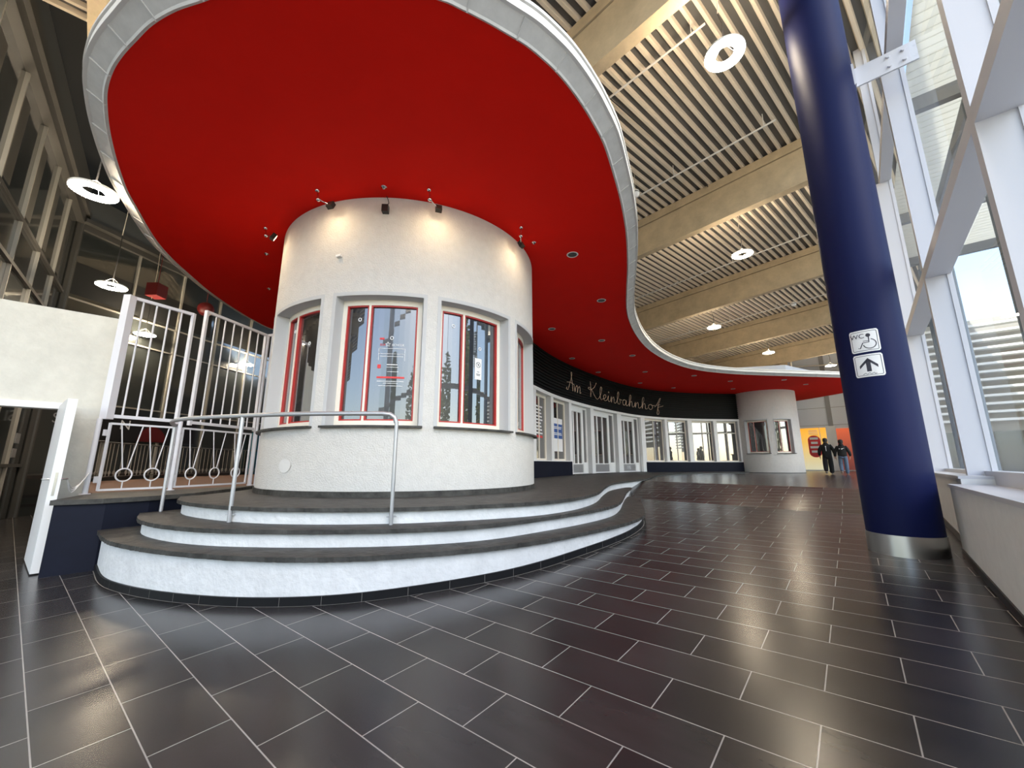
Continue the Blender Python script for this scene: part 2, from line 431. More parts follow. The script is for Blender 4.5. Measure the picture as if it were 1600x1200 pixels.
def wallfoot(s0, s1, d):
    n = 12
    for i in range(n):
        a = s0 + (s1 - s0) * i / n; b = s0 + (s1 - s0) * (i + 1) / n
        za = floor_z(*wp(a, 0, 0).xy); zb = floor_z(*wp(b, 0, 0).xy)
        vs = [wp(a, d - .012, za - .02), wp(b, d - .012, zb - .02), wp(b, d - .012, zb + .075), wp(a, d - .012, za + .075), wp(a, d, za - .02), wp(b, d, zb - .02), wp(b, d, zb + .075), wp(a, d, za + .075)]
        mb.add(vs, [(0, 1, 2, 3), (3, 2, 6, 7), (0, 4, 5, 1)])
wallfoot(-14, 2.05, 0); wallfoot(2.05, 33, .09)
struct('baseboard_right', mb, 'blackpl', 'black tiled skirting along the foot of the parapet', 'skirting')
SM = [-.6 + 3.06 * k for k in range(-4, 11)]
for k, s in enumerate(SM):
    mb = MB(); wbox(mb, s, s + .11, .2, .42, 1.03, 6.62); wbox(mb, s + .01, s + .10, .26, .42, 6.62, 9.9)
    wbox(mb, s - .012, s, .385, .43, 1.17, 9.9)
    struct('trim_%d' % (k + 1), mb, 'lilac', 'pale grey upright post of the glazed wall', 'mullion')
for k, z in enumerate((3.5, 6.62)):
    mb = MB(); wbox(mb, SM[0], 33, .2 if k == 0 else .26, .42, z, z + .13)
    struct('trim_%d' % (30 + k), mb, 'lilac', ['lower', 'upper'][k] + ' pale grey crossbar of the glazed wall', 'crossbar')
for k in range(len(SM) - 1):
    mb = MB(); a, b = SM[k] + .05, SM[k + 1] + .05
    mb.add([wp(a, .425, 1.15), wp(b, .425, 1.15), wp(b, .425, 9.9), wp(a, .425, 9.9)], [(0, 1, 2, 3)])
    struct('window_%d' % (k + 1), mb, 'clear', 'clear tall window bay of the glazed wall', 'window')

# navy column
CC = Vector((4.34, 4.64)); CR = .324
t = thing('navy_column', 'thick round navy blue column with stainless steel foot beside the parapet', 'column', (CC.x, CC.y, floor_z(*CC) - .02))
mb = MB(); mb.cyl(CC, CR, .5, 9.75, 64); mb.build('shaft', 'navy', t)
mb = MB(); mb.cyl(CC, CR + .008, floor_z(*CC) - .1, .5, 64); o = mb.build('foot_band', 'steel', t); o['label'] = 'stainless steel foot band'
mb = MB()
b0 = CC + WN * .3; T = Matrix.Translation((b0.x, b0.y, 6.3)) @ Matrix.Rotation(math.atan2(WN.y, WN.x), 4, 'Z')
mb.box(0, .62, -.012, .012, -.14, .14, T); mb.box(-.02, .03, -.1, .1, -.16, .16, T)
for dx in (.36, .5):
    for dz in (-.07, .07): mb.tube([T @ Vector((dx, -.04, dz)), T @ Vector((dx, .04, dz))], .02, 8)
mb.build('bracket', 'lilac', t)
# signs on the column
def wrap(vs, th0, z0, dr, R=CR):
    return [(CC.x + (R + dr) * math.cos(th0 + v[0] / R), CC.y + (R + dr) * math.sin(th0 + v[0] / R), z0 + v[1]) for v in vs]
TH = math.radians(219.5)
def rrect(w, h, r, n=5):
    out = []
    for cx, cy, a0 in ((w / 2 - r, h / 2 - r, 0), (-w / 2 + r, h / 2 - r, 90), (-w / 2 + r, -h / 2 + r, 180), (w / 2 - r, -h / 2 + r, 270)):
        for i in range(n + 1):
            a = math.radians(a0 + 90 * i / n); out.append((cx + r * math.cos(a), cy + r * math.sin(a)))
    return out
def plate(mb, w, h, r, z, dr):
    n = 24; vs = []; fs = []
    for i in range(n + 1):
        x = -w / 2 + w * i / n; e = max(0, abs(x) - (w / 2 - r)); yy = h / 2 - (r - math.sqrt(max(0, r * r - e * e)))
        for d in (.0005, dr):
            vs += wrap([(x, -yy), (x, yy)], TH, z, d)
    for i in range(n):
        o = i * 4; q = o + 4
        fs += [(o + 2, q + 2, q + 3, o + 3), (o + 1, o + 3, q + 3, q + 1), (o, q, q + 2, o + 2)]
    fs += [(0, 2, 3, 1), (n * 4, n * 4 + 1, n * 4 + 3, n * 4 + 2)]
    mb.add(vs, fs)
def outline(mb, w, h, r, z, dr):
    P = rrect(w, h, r); dens = []
    for i in range(len(P)):
        a, b = Vector(P[i]), Vector(P[(i + 1) % len(P)]); m = max(1, int((b - a).length / .02))
        dens += [a + (b - a) * j / m for j in range(m)]
    dens.append(dens[0]); v, f = ribbon(dens, .005); mb.add(wrap(v, TH, z, dr), f)
t = thing('toilet_sign', 'white accessible toilet sign lettered WC, upper of two on the navy column', 'sign', (CC.x - .25, CC.y - .2, 2.52), 'signs on the navy column')
mb = MB(); plate(mb, .262, .262, .02, 2.645, .004); mb.build('plate', 'paper', t)
mb = MB(); outline(mb, .228, .225, .012, 2.645, .0055)
v, f = text_mesh('WC', .075); mb.add(wrap([(p.x - .058, p.y + .058) for p in v], TH, 2.645, .0075), f)
v, f = disc2((.038, .062), .021); mb.add(wrap(v, TH, 2.645, .0055), f)
for P, wd in (([(.04, .05), (.040, .02), (.038, -.02), (-.016, -.022), (-.045, -.085), (-.062, -.078)], .010), ([(.038, -.004), (-.012, -.002)], .007)):
    v, f = ribbon(P, wd); mb.add(wrap(v, TH, 2.645, .0055), f)
arc = [(.042 + .055 * math.cos(math.radians(a)), -.04 + .055 * math.sin(math.radians(a))) for a in range(75, -175, -8)]
v, f = ribbon(arc, .009); mb.add(wrap(v, TH, 2.645, .0055), f)
mb.build('pictogram', 'ink', t)
t = thing('arrow_sign', 'white sign with a dark upward arrow, lower of two on the navy column', 'sign', (CC.x - .25, CC.y - .2, 2.23), 'signs on the navy column')
mb = MB(); plate(mb, .262, .262, .02, 2.355, .004); mb.build('plate', 'paper', t)
mb = MB(); outline(mb, .228, .225, .012, 2.355, .0055)
for v, f in (([(-.02, -.072), (0, -.072), (.02, -.072), (.02, .06), (0, .06), (-.02, .06)], [(0, 1, 4, 5), (1, 2, 3, 4)]), ([(-.08 + .02 * i, y + .085 * i / 4) for i in range(5) for y in (0, -.034)], [(2 * i, 2 * i + 1, 2 * i + 3, 2 * i + 2) for i in range(4)]), ([(.08 - .02 * i, y + .085 * i / 4) for i in range(5) for y in (0, -.034)], [(2 * i, 2 * i + 1, 2 * i + 3, 2 * i + 2) for i in range(4)])):
    mb.add(wrap([Vector(q) for q in v], TH, 2.355, .0055), f)
sc = [(-.06 + .012 * i, -.096 + .008 * ((i * 7) % 3 - 1)) for i in range(11)]
v, f = ribbon(sc, .005); mb.add(wrap(v, TH, 2.355, .0055), f)
mb.build('pictogram', 'ink', t)

# ---------------------------------------------------------------- outside the right glazing
mb = MB()
for i in range(56):
    s0 = 3.2 + i * .22; wbox(mb, s0, s0 + .205, .9, 6.5, 8.6, 8.64)
t = thing('outside_canopy', 'white ribbed outdoor canopy on grey steel beams beyond the glazing', 'canopy', wp(8, 4, .3))
mb.build('roof_sheet', 'sheet', t)
mb = MB()
for s0 in (6.2, 11.4, 15.2): wbox(mb, s0, s0 + .16, .9, 6.5, 8.3, 8.6)
wbox(mb, 3.2, 15.5, 1.7, 1.85, 8.0, 8.3); wbox(mb, 3.2, 15.5, 5.2, 5.35, 8.0, 8.3); mb.build('steel_beams', 'darkstrip', t)
for s0 in (6.3, 11.5, 15.3):
    mb = MB(); p = wp(s0, 1.78, 0); mb.cyl(p.xy, .13, -.5, 8.1, 20); mb.build('post', 'steelpaint', t)
t = thing('outside_building', 'pale building with rows of horizontal sun blades beyond the glazing', 'building', wp(30, 6, .6))
mb = MB(); wbox(mb, 28, 44, .8, 30, -.5, 9.0); mb.build('wall', 'render', t)
mb = MB()
for i in range(13): wbox(mb, 27.2, 27.7, .9, 30, 3.4 + i * .42, 3.52 + i * .42)
mb.build('louvre_blades', 'soffit', t)
for i in range(9):
    mb = MB(); wbox(mb, 27.93, 28.02, 1.4 + i * 3.2, 3.9 + i * 3.2, .6, 2.9); mb.build('window', 'dark_pane', t)
t = thing('ribbed_duct', 'silver ribbed exhaust duct hanging outside under the white canopy', 'duct', wp(3.6, 1.9, 5.2))
mb = MB()
base = wp(3.75, 1.9, 5.3)
for i in range(9): mb.lathe([(.17, 0), (.2, .03), (.2, .06), (.17, .09)], base + Vector((0, 0, .095 * i)), 20)
mb.build('upper_section', 'chrome', t)
mb = MB()
for i in range(5): mb.lathe([(.09, 0), (.12, .03), (.12, .06), (.09, .09)], base + Vector((0, 0, -.5 + .095 * i)), 16)
mb.build('lower_section', 'chrome', t)
mb = MB(); mb.tube([base + Vector((0, 0, .85)), base + Vector((0, 0, 2.9))], .03, 8); mb.build('hanger', 'chrome', t)
def poplar(x, y, h, label):
    z = floor_z(x, y); t = thing('poplar_tree', label, 'tree', (x, y, z), 'slim poplars across the forecourt')
    mb = MB(); mb.tube([(x, y, z - .1), (x, y, z + h * .5), (x, y, z + h * .9)], [.2, .14, .03], 10); mb.build('trunk', 'bark', t)
    mb = MB(); rnd = random.Random(int(x * 31 + y))
    for i in range(2600):
        q = rnd.random(); hz = .8 + q * (h - .8); rad = h * .12 * math.sin(PI * min(1, (q + .08))) ** .7 * math.sqrt(rnd.random()); a = rnd.random() * 2 * PI
        p = Vector((x + rad * math.cos(a), y + rad * math.sin(a), z + hz)); sz = .16 + .12 * rnd.random()
        u = Vector((rnd.uniform(-1, 1), rnd.uniform(-1, 1), rnd.uniform(-1, 1))).normalized() * sz; w_ = u.orthogonal().normalized() * sz * .6
        mb.add([p - u, p + w_, p + u, p - w_], [(0, 1, 2, 3)])
    mb.build('foliage', 'leaf', t, fix=False)
for i, (x, y, h) in enumerate([(22, -4.5, 15), (24, 1.5, 10), (20, -14, 14), (8, -28, 15), (-2, -30, 13), (30, -8, 16)]):
    poplar(x, y, h, 'slim yellow-green poplar seen mirrored in the round pavilion windows')

# ---------------------------------------------------------------- red canopy
ZC = 5.42
LEFT = [(-2.82, 2.89), (-3.15, 2.97), (-3.48, 3.09), (-3.76, 3.23), (-4.06, 3.39), (-4.33, 3.56), (-4.61, 3.78), (-4.86, 4.03), (-5.13, 4.33), (-5.43, 4.7), (-5.70, 5.06), (-6.0, 5.49), (-6.27, 5.96), (-6.56, 6.47), (-6.83, 7.0), (-7.06, 7.6), (-7.23, 8.2), (-7.46, 9.1), (-7.58, 9.86), (-7.64, 10.53), (-7.66, 11.19)]
RIGHT = [(-.65, 2.89), (-.48, 2.96), (-.25, 3.07), (-.05, 3.18), (.14, 3.29), (.31, 3.42), (.47, 3.56), (.63, 3.73), (.81, 3.95), (.97, 4.17), (1.22, 4.56), (1.48, 5.1), (1.73, 5.66), (1.94, 6.19), (2.14, 6.75), (2.47, 7.83), (2.82, 9.15), (3.13, 10.25), (3.49, 11.25), (4.16, 12.7), (5.04, 14.21), (6.02, 15.5), (6.85, 16.37), (7.83, 17.2), (8.99, 17.86), (10.65, 18.42), (12.3, 18.7), (13.5, 18.85), (16.25, 19.2)]
front = [(-2.4, 2.78), (-1.75, 2.73), (-1.1, 2.78)]
tip = [(17.9, 19.6), (19.2, 20.6), (19.9, 22.2), (19.95, 23.6), (19.75, 24.8), (19.36, 26.6), (18.6, 28.3)]
back = [(16, 29.2), (11, 28.8), (6, 26.5), (1.5, 22.5), (-3, 18), (-6.3, 14.2), (-7.5, 12.2)]
OUT = list(reversed(LEFT)) + front + RIGHT + tip + back
OUT = [p.to_2d() for p in spline([(*p, 0) for p in OUT], 4, True)]
NO = len(OUT)
can = thing('red_canopy', 'large curving red canopy with pale metal edge over the white round pavilion', 'canopy', (2, 12, ZC))
mb = MB(); mb.add([(p.x, p.y, ZC) for p in OUT], [tuple(range(NO))]); o = mb.build('soffit', 'red', can, fix=False); o['label'] = 'flat red underside'
def ringband(mb, prof):
    vs = []
    for d, z in prof:
        for p in offset2(OUT, d, True): vs.append((p.x, p.y, z))
    for i in range(len(prof) - 1):
        mb.add(vs[i * NO:(i + 2) * NO], [(j, (j + 1) % NO, NO + (j + 1) % NO, NO + j) for j in range(NO)])
mb = MB(); ringband(mb, [(-.02, 5.425), (.015, 5.40), (.03, 5.42), (.165, 5.50), (.165, 5.66), (-.2, 5.66)])
# raised joints on the metal edge
acc = 0
for i in range(NO):
    a, b = OUT[i], OUT[(i + 1) % NO]; acc += (b - a).length
    if acc > .52 and b.y < 21:
        acc = 0; t_ = (b - a).normalized(); nn = Vector((t_.y, -t_.x))
        mb.bar((*(b + nn * .0), 5.405), (*(b + nn * .168), 5.496), .016, .022)
mb.build('metal_edge', 'fascia', can)
mb = MB(); ringband(mb, [(.165, 5.502), (.20, 5.502), (.20, 5.60), (.165, 5.60)]); ringband(mb, [(.165, 5.615), (.215, 5.62), (.215, 5.66), (.165, 5.66)])
o = mb.build('edge_rim', 'rim', can); o['label'] = 'bright rim along the upper edge'
mb = MB(); mb.add([(p.x, p.y, 5.655) for p in OUT], [tuple(range(NO))]); mb.build('roof_cover', 'darkstrip', can, fix=False)
mb = MB(); mb.prism([(7, 22.1), (14.2, 20.1), (17.5, 22), (17, 26), (7, 26)], 5.66, 6.28)
tag(mb.build('roof_plant_box', 'endwall'), 'flat grey box standing on top of the red canopy', 'box')

# downlights in the canopy
dl = [(1.23, 7.43), (2.33, 9.75), (1.26, 11.99), (3.1, 13.19), (2.43, 15.58), (4.74, 15.15), (4.01, 18.06), (6.17, 17.99), (6.76, 20.61), (8.81, 18.81), (9.06, 21.97), (11.26, 20.11), (12.58, 22.26), (13.82, 19.79), (15.77, 20.96)]
d0 = None
DW = ['first recessed canopy downlight, beside the round pavilion top', 'second recessed downlight along the outer curve of the canopy', 'recessed downlight by the wall behind the round pavilion', 'third recessed downlight along the outer canopy curve', 'second recessed downlight along the black louvre wall', 'fourth recessed downlight along the outer canopy curve',
      'recessed downlight above the first letters of the script sign', 'fifth recessed downlight along the outer canopy curve', 'recessed downlight above the middle of the script sign', 'sixth recessed downlight along the outer canopy curve', 'recessed downlight above the end of the script sign', 'seventh recessed downlight along the outer canopy curve',
      'recessed downlight where the black louvres meet the distant pavilion', 'recessed downlight in front of the distant pavilion', 'last recessed downlight near the canopy tip']
for i, (x, y) in enumerate(dl):
    if d0 is None:
        d0 = thing('downlight', DW[0], 'ceiling light', (x, y, ZC), 'recessed downlights in the red canopy')
        mb = MB(); mb.lathe([(.085, -.001), (.108, -.012), (.118, -.001)], (x, y, ZC), 32); mb.build('trim_ring', 'rim', d0)
        mb = MB(); mb.lathe([(.0001, -.004), (.05, -.005), (.09, -.004)], (x, y, ZC), 32); o = mb.build('reflector', 'frame', d0)
    else: dup(d0, (x, y, ZC), DW[i])
e0 = None
for i, (x, y) in enumerate([(-1.97, 5.41), (.42, 6.98), (-4.98, 7.4), (-5.91, 9.04)]):
    lb = ['small sprinkler head in the red canopy before the middle tower spotlight', 'small sprinkler head in the red canopy beside the outer tower spotlight', 'small sprinkler head in the red canopy above the gates', 'small sprinkler head in the red canopy beyond the gates'][i]
    if e0 is None:
        e0 = thing('ceiling_sprinkler', lb, 'sprinkler', (x, y, ZC), 'sprinkler heads in the red canopy')
        mb = MB(); mb.lathe([(.0001, -.03), (.018, -.03), (.02, -.012), (.045, -.006), (.045, 0)], (x, y, ZC), 20); mb.build('rosette', 'chrome', e0)
    else: dup(e0, (x, y, ZC), lb)

# ---------------------------------------------------------------- steps and platform
S1 = spline([(-5.06, 5.12), (-4.48, 4.61), (-4.02, 4.31), (-3.42, 4.03), (-2.79, 3.82), (-2.26, 3.71), (-1.75, 3.68), (-1.3, 3.73), (-.8, 3.88), (-.35, 4.07), (.03, 4.28), (.42, 4.58), (.8, 4.94), (1.28, 5.42), (1.72, 5.95), (2.1, 6.6), (2.33, 7.3), (2.58, 8.15), (2.85, 9.1), (3.13, 9.98)], 4)
S2 = spline([(-4.84, 5.4), (-4.30, 4.8), (-3.66, 4.38), (-3.05, 4.15), (-2.43, 4.06), (-1.83, 4.05), (-1.2, 4.11), (-.6, 4.27), (-.1, 4.55), (.42, 5.02), (.85, 5.45), (1.25, 5.92), (1.62, 6.48), (1.95, 7.3), (2.3, 8.4), (2.68, 9.56), (3.2, 10.95)], 4)
S3 = spline([(-4.78, 5.95), (-4.22, 5.24), (-3.49, 4.74), (-2.76, 4.44), (-2.2, 4.36), (-1.7, 4.36), (-1.16, 4.43), (-.68, 4.58), (-.25, 4.76), (.27, 5.04), (.67, 5.42), (1.06, 5.98), (1.45, 6.86), (1.87, 8.25), (2.39, 9.75), (3.08, 11.0), (3.98, 12.41), (4.7, 13.9), (5.6, 15.9), (7.0, 18.2), (8.8, 20.2), (11, 21.7), (13.2, 22.6)], 4)
FP = [(0.75, 13.3), (1.5, 14.9), (2.45, 16.5), (3.7, 18.25), (5.4, 20.3), (7.0, 21.85), (8.7, 22.9), (11, 23.65), (13.7, 23.95)]
def Fq(t):
    i = min(len(FP) - 2, max(0, int(math.floor(t)))); u = t - i
    P = [Vector(FP[max(0, min(len(FP) - 1, i + k))]) for k in (-1, 0, 1, 2)]
    if i == 0: P[0] = P[1] * 2 - P[2]
    if i == len(FP) - 2: P[3] = P[2] * 2 - P[1]
    p = .5 * ((2 * P[1]) + (P[2] - P[0]) * u + (2 * P[0] - 5 * P[1] + 4 * P[2] - P[3]) * u * u + (3 * P[1] - P[0] - 3 * P[2] + P[3]) * u ** 3)
    d = .5 * ((P[2] - P[0]) + 2 * (2 * P[0] - 5 * P[1] + 4 * P[2] - P[3]) * u + 3 * (3 * P[1] - P[0] - 3 * P[2] + P[3]) * u * u)
    d.normalize(); return p, Vector((d.y, -d.x))
def Fo(t, off, z=0):
    p, n = Fq(t); q = p + n * off; return Vector((q.x, q.y, z))
facade_back = [Fo(8 - i * .25, -.3).to_2d() for i in range(33)]
inner = [(0, 12.2), (-2.5, 11.2), (-4.7, 9.5), (-4.92, 8.2), (-4.68, 7.0), (-4.64, 6.1)]
st = thing('entrance_steps', 'three curved steps with grey slate treads and white risers round the pavilion', 'steps', (-1.5, 4, 0))
def xy(P): return [(p[0], p[1]) for p in P]
polys = []
for S, z, zt, nm in ((S1, -.25, .45, 'lowest'), (S2, .4, .62, 'middle'), (S3, .55, .79, 'top')):
    if S is S3: pol = xy(S) + xy(facade_back) + inner
    elif S is S2: pol = xy(S) + [(3.2, 11.1), (0, 10), (-4.4, 6.6)]
    else: pol = xy(S) + [(2.8, 10.2), (0, 9), (-4.6, 6.2)]
    polys.append(pol)
    R = xy(offset2(S, -.05)); R[0] = (R[0][0], R[0][1]); rp = R + pol[len(S):]
    mb = MB(); mb.prism(rp, z, zt - .042); o = mb.build('riser', 'riser', st); o['label'] = nm + ' white riser'
    rj = random.Random(int(zt * 100)); rough = [(q.x + rj.uniform(-.006, .006), q.y + rj.uniform(-.006, .006)) for a_, b_ in zip(S[:-1], S[1:]) for q in (Vector(a_), Vector(a_).lerp(Vector(b_), .25), Vector(a_).lerp(Vector(b_), .5), Vector(a_).lerp(Vector(b_), .75))] + [tuple(S[-1][:2])]
    pol = rough + pol[len(S):]; mb = MB(); mb.prism(pol, zt - .042, zt)
    o = mb.build('tread', 'slate', st); o['label'] = nm + ' slate tread'
    bv = o.modifiers.new('edge', 'BEVEL'); bv.width = .008; bv.segments = 2; bv.limit_method = 'ANGLE'; bv.angle_limit = math.radians(60)
# tiled foot band along the lowest riser
B1 = offset2(S1, -.03); mb = MB(); acc = 0; lines = MB()
for i in range(len(B1) - 1):
    a, b = B1[i], B1[i + 1]; za, zb = floor_z(*a), floor_z(*b)
    if za > .385: break
    mb.add([(a.x, a.y, za - .05), (b.x, b.y, zb - .05), (b.x, b.y, zb + .075), (a.x, a.y, za + .075)], [(0, 1, 2, 3)])
    c, d = offset2([a, b], -.025); mb.add([(a.x, a.y, za + .075), (b.x, b.y, zb + .075), (d.x, d.y, zb + .075), (c.x, c.y, za + .075)], [(0, 1, 2, 3)])
    e, f_ = offset2([a, b], .009); lines.add([(a.x, a.y, za + .004), (b.x, b.y, zb + .004), (f_.x, f_.y, zb + .004), (e.x, e.y, za + .004)], [(0, 1, 2, 3)])
    acc += (b - a).length
    if acc > .3:
        acc = 0; e1, _ = offset2([b, b + (b - a)], .002)
        t_ = (b - a).normalized() * .0015
        lines.add([(e1.x - t_.x, e1.y - t_.y, zb), (e1.x + t_.x, e1.y + t_.y, zb), (e1.x + t_.x, e1.y + t_.y, zb + .075), (e1.x - t_.x, e1.y - t_.y, zb + .075)], [(0, 1, 2, 3)])
mb.build('foot_tiles', 'foottile', st); lines.build('grout_lines', 'grout', st)
# joints in the slate treads
for S, z, idx in ((S1, .4505, (18, 35, 50, 62)), (S2, .6205, (14, 27, 40, 50)), (S3, .7905, (17, 30, 41))):
    for i in idx:
        mb = MB(); p = Vector(S[i][:2]); q = Vector(offset2(S, -.45)[i]); t_ = (q - p).normalized(); nn = Vector((-t_.y, t_.x)) * .0025
        mb.add([(p.x - nn.x, p.y - nn.y, z), (p.x + nn.x, p.y + nn.y, z), (q.x + nn.x, q.y + nn.y, z), (q.x - nn.x, q.y - nn.y, z)], [(0, 1, 2, 3)]); mb.build('slate_joint', 'blackpl', st)

# handrail on the middle tread
hr = thing('handrail', 'grey galvanised tube handrail on three posts along the curved steps', 'handrail', (-2.5, 4.4, .62))
hp = [Vector((-4.72, 5.58, 0)), Vector((-3.1, 4.57, 0)), Vector((-1.27, 4.38, 0))]
top = spline([(-4.75, 5.62, 1.77), (-4.42, 5.18, 1.785), (-3.95, 4.86, 1.79), (-3.1, 4.57, 1.79), (-2.5, 4.42, 1.79), (-1.9, 4.36, 1.79), (-1.42, 4.36, 1.79)], 6) + [Vector((-1.34, 4.365, 1.78)), Vector((-1.29, 4.375, 1.745)), Vector((-1.275, 4.38, 1.69))]
mb = MB(); mb.tube(top, .025, 14); mb.build('rail', 'rail', hr)
for i, p in enumerate(hp):
    mb = MB(); mb.tube([(p.x, p.y, .6), (p.x, p.y, 1.78 if i < 2 else 1.7)], .021, 14); mb.build('post', 'rail', hr)
    if i:
        mb = MB(); mb.bar((p.x - .05, p.y, .70), (p.x + .05, p.y + .02, .70), .012, .012); mb.bar((p.x, p.y, .70), (p.x + .02, p.y + .12, .70), .012, .012); mb.build('wall_clip', 'rail', hr)

# ---------------------------------------------------------------- round pavilions
def pavilion(name, label, c, R, z0, zsk, zsill, zhead, wins, detail):
    t = thing(name, label, 'pavilion', (c[0], c[1], z0))
    mb = MB(); step = 1.5
    def ring_piece(a0, a1, za, zb):
        n = max(1, int(abs(a1 - a0) / step + .5)); vs = []
        for i in range(n + 1):
            a = math.radians(a0 + (a1 - a0) * i / n); vs += [(c[0] + R * math.sin(a), c[1] - R * math.cos(a), z) for z in (za, zb)]
        mb.add(vs, [(2 * i, 2 * i + 2, 2 * i + 3, 2 * i + 1) for i in range(n)], True)
    ev = sorted(wins); ZT = ZC - .004
    ring_piece(0, 360, z0, zsill); ring_piece(0, 360, zhead, ZT)
    if not ev: ring_piece(0, 360, zsill, zhead)
    for i, (a, half) in enumerate(ev):
        nx, nh = ev[(i + 1) % len(ev)]; nx += 360 if i == len(ev) - 1 else 0
        ring_piece(a + half, nx - nh, zsill, zhead)
    me = mb.build('wall', 'plaster', t, fix=False)
    mb = MB(); mb.arcbox(c, R - .02, R + .022, 0, 360, z0, z0 + zsk, 3); mb.build('foot_ring', 'slate', t)
    for a, half in ev:
        # reveal: painted grey lining of the opening plus a narrow raised surround
        mb = MB(); Ri = R - .23; g0, g1 = a - half, a + half
        mb.arcbox(c, Ri, R + .004, g0, g0 + .35, zsill, zhead); mb.arcbox(c, Ri, R + .004, g1 - .35, g1, zsill, zhead)
        mb.arcbox(c, Ri, R + .004, g0, g1, zhead - .015, zhead + .0)
        mb.arcbox(c, R - .01, R + .006, g0 - .9, g0, zsill, zhead + .045); mb.arcbox(c, R - .01, R + .006, g1, g1 + .9, zsill, zhead + .045); mb.arcbox(c, R - .01, R + .006, g0, g1, zhead, zhead + .045)
        w = mb.build('window', 'reveal', t)
        mb = MB(); q0, q1 = g0 + .3, g1 - .3; r0, r1 = R - .26, R - .19
        f = 1.7; zb, zt = zsill + .09, zhead - .10
        mid = g0 + .36 * (g1 - g0)
        mb.arcbox(c, r0, r1, q0, q0 + f, zsill, zhead); mb.arcbox(c, r0, r1, q1 - f, q1, zsill, zhead); mb.arcbox(c, r0, r1, q0, q1, zsill, zb); mb.arcbox(c, r0, r1, q0, q1, zt, zhead)
        mb.arcbox(c, r0, r1, mid - .4, mid + .4, zb, zt)
        mb.build('window_frame', 'cream', w)
        mb = MB()
        for b0, b1 in ((q0 + f, mid - .4), (mid + .4, q1 - f)):
            e = .55; ez = .022; k0, k1 = r0 + .01, r1 - .012
            mb.arcbox(c, k0, k1, b0, b0 + e, zb, zt); mb.arcbox(c, k0, k1, b1 - e, b1, zb, zt); mb.arcbox(c, k0, k1, b0, b1, zb, zb + ez); mb.arcbox(c, k0, k1, b0, b1, zt - ez, zt)
        mb.build('casement_frame', 'redframe', w)
        mb = MB(); mb.arcbox(c, R - .25, R - .235, q0 + .5, q1 - .5, zsill + .03, zhead - .03); mb.build('window_pane', 'pane', w)
        mb = MB(); mb.arcbox(c, R - .22, R + .075, g0 - .8, g1 + .8, zsill - .03, zsill); o = mb.build('sill', 'slate', w)
        if detail:
            mb = MB()
            def cp(r, ang, z): return Vector((c[0] + r * math.sin(math.radians(ang)), c[1] - r * math.cos(math.radians(ang)), z))
            for fr, zz in ((.22, .84), (.64, .69)):
                ang = q0 + (q1 - q0) * fr; z = zsill + (zhead - zsill) * zz; P = [cp(R - .232, ang + .55 * math.cos(x * PI / 8), z + .026 * math.sin(x * PI / 8)) for x in range(16)]
                mb = MB(); mb.tube(P, .007, 6, closed=True)
                if -40 < a < 45: mb.build('ring_sticker', 'paper', w)
    return t
TC = (-2.13, 8.22); TR = 2.57
pav = pavilion('round_pavilion', 'white roughcast round pavilion with four visible windows, standing on the curved steps', TC, TR, .785, .085, 1.78, 3.77, [(a, 15.3) for a in (-69.5, -33.5, 2.5, 38.5, 74.5)], True)
FT = (15.31, 24.04); FTR = 1.65
pav2 = pavilion('round_pavilion', 'smaller looking distant white round pavilion at the end of the black louvre wall', FT, FTR, .70, .06, 1.82, 3.72, [(-51, 21.5), (-1.5, 17)], False)
def tp(r, ang, z): return Vector((TC[0] + r * math.sin(math.radians(ang)), TC[1] - r * math.cos(math.radians(ang)), z))
# posters behind the panes
def wrap_t(vs, ang, z, r): return [tp(r, ang + math.degrees(v[0] / r), z + v[1]) for v in vs]
wins = [o for o in pav.children if o.name.startswith('window')]
def nearest(ang):
    best = None
    for o in wins:
        m = sum((Vector(v.co) for v in o.data.vertices), Vector()) / len(o.data.vertices) + Vector((TC[0], TC[1], 0))
        a = math.degrees(math.atan2(m.x - TC[0], -(m.y - TC[1])))
        if best is None or abs(a - ang) < best[0]: best = (abs(a - ang), o)
    return best[1]
RW = TR - .2325
w = nearest(38.5)
mb = MB(); mb.arcbox(TC, RW - .001, RW + .001, 40.3, 43.7, 2.62, 2.98, 1); o = mb.build('paper_notice', 'paper', w); o['label'] = 'white notice sheet with a round sign'
mb = MB()
ringp = [(0 + .045 * math.cos(x * PI / 12), .07 + .045 * math.sin(x * PI / 12)) for x in range(25)]
v, f = ribbon(ringp, .008); mb.add(wrap_t(v, 42.0, 2.80, RW + .003), f)
mb.build('notice_ring', 'ink', w); mb = MB()
v, f = ribbon([(-.032, .10), (.032, .04)], .008); mb.add(wrap_t(v, 42.0, 2.80, RW + .003), f)
v, f = ribbon([(-.012, .045), (0, .07), (.018, .10)], .008); mb.add(wrap_t(v, 42.0, 2.80, RW + .003), f)
v, f = ribbon([(0, .085), (.02, .05)], .007); mb.add(wrap_t(v, 42.0, 2.80, RW + .003), f)
mb.build('notice_symbol', 'ink', w); mb = MB()
for yy, ww in ((-.05, .05), (-.09, .09), (-.11, .07)):
    v, f = ribbon([(-ww / 2, yy), (ww / 2, yy)], .010); mb.add(wrap_t(v, 42.0, 2.80, RW + .003), f)
mb.build('notice_lettering', 'ink', w)
w = nearest(2.5)
mb = MB(); mr_ = MB()
def wtext(m_, s_, size, ang, z):
    v, f = text_mesh(s_, size); m_.add(wrap_t([(p.x, p.y) for p in v], ang, z, RW + .003), f)
wtext(mb, 'ECHTER', .05, 9.2, 3.04)
stp = []
for i in range(11):
    r_ = .04 if i % 2 == 0 else .018; stp.append((r_ * math.cos(PI / 2 + i * PI / 5), r_ * math.sin(PI / 2 + i * PI / 5)))
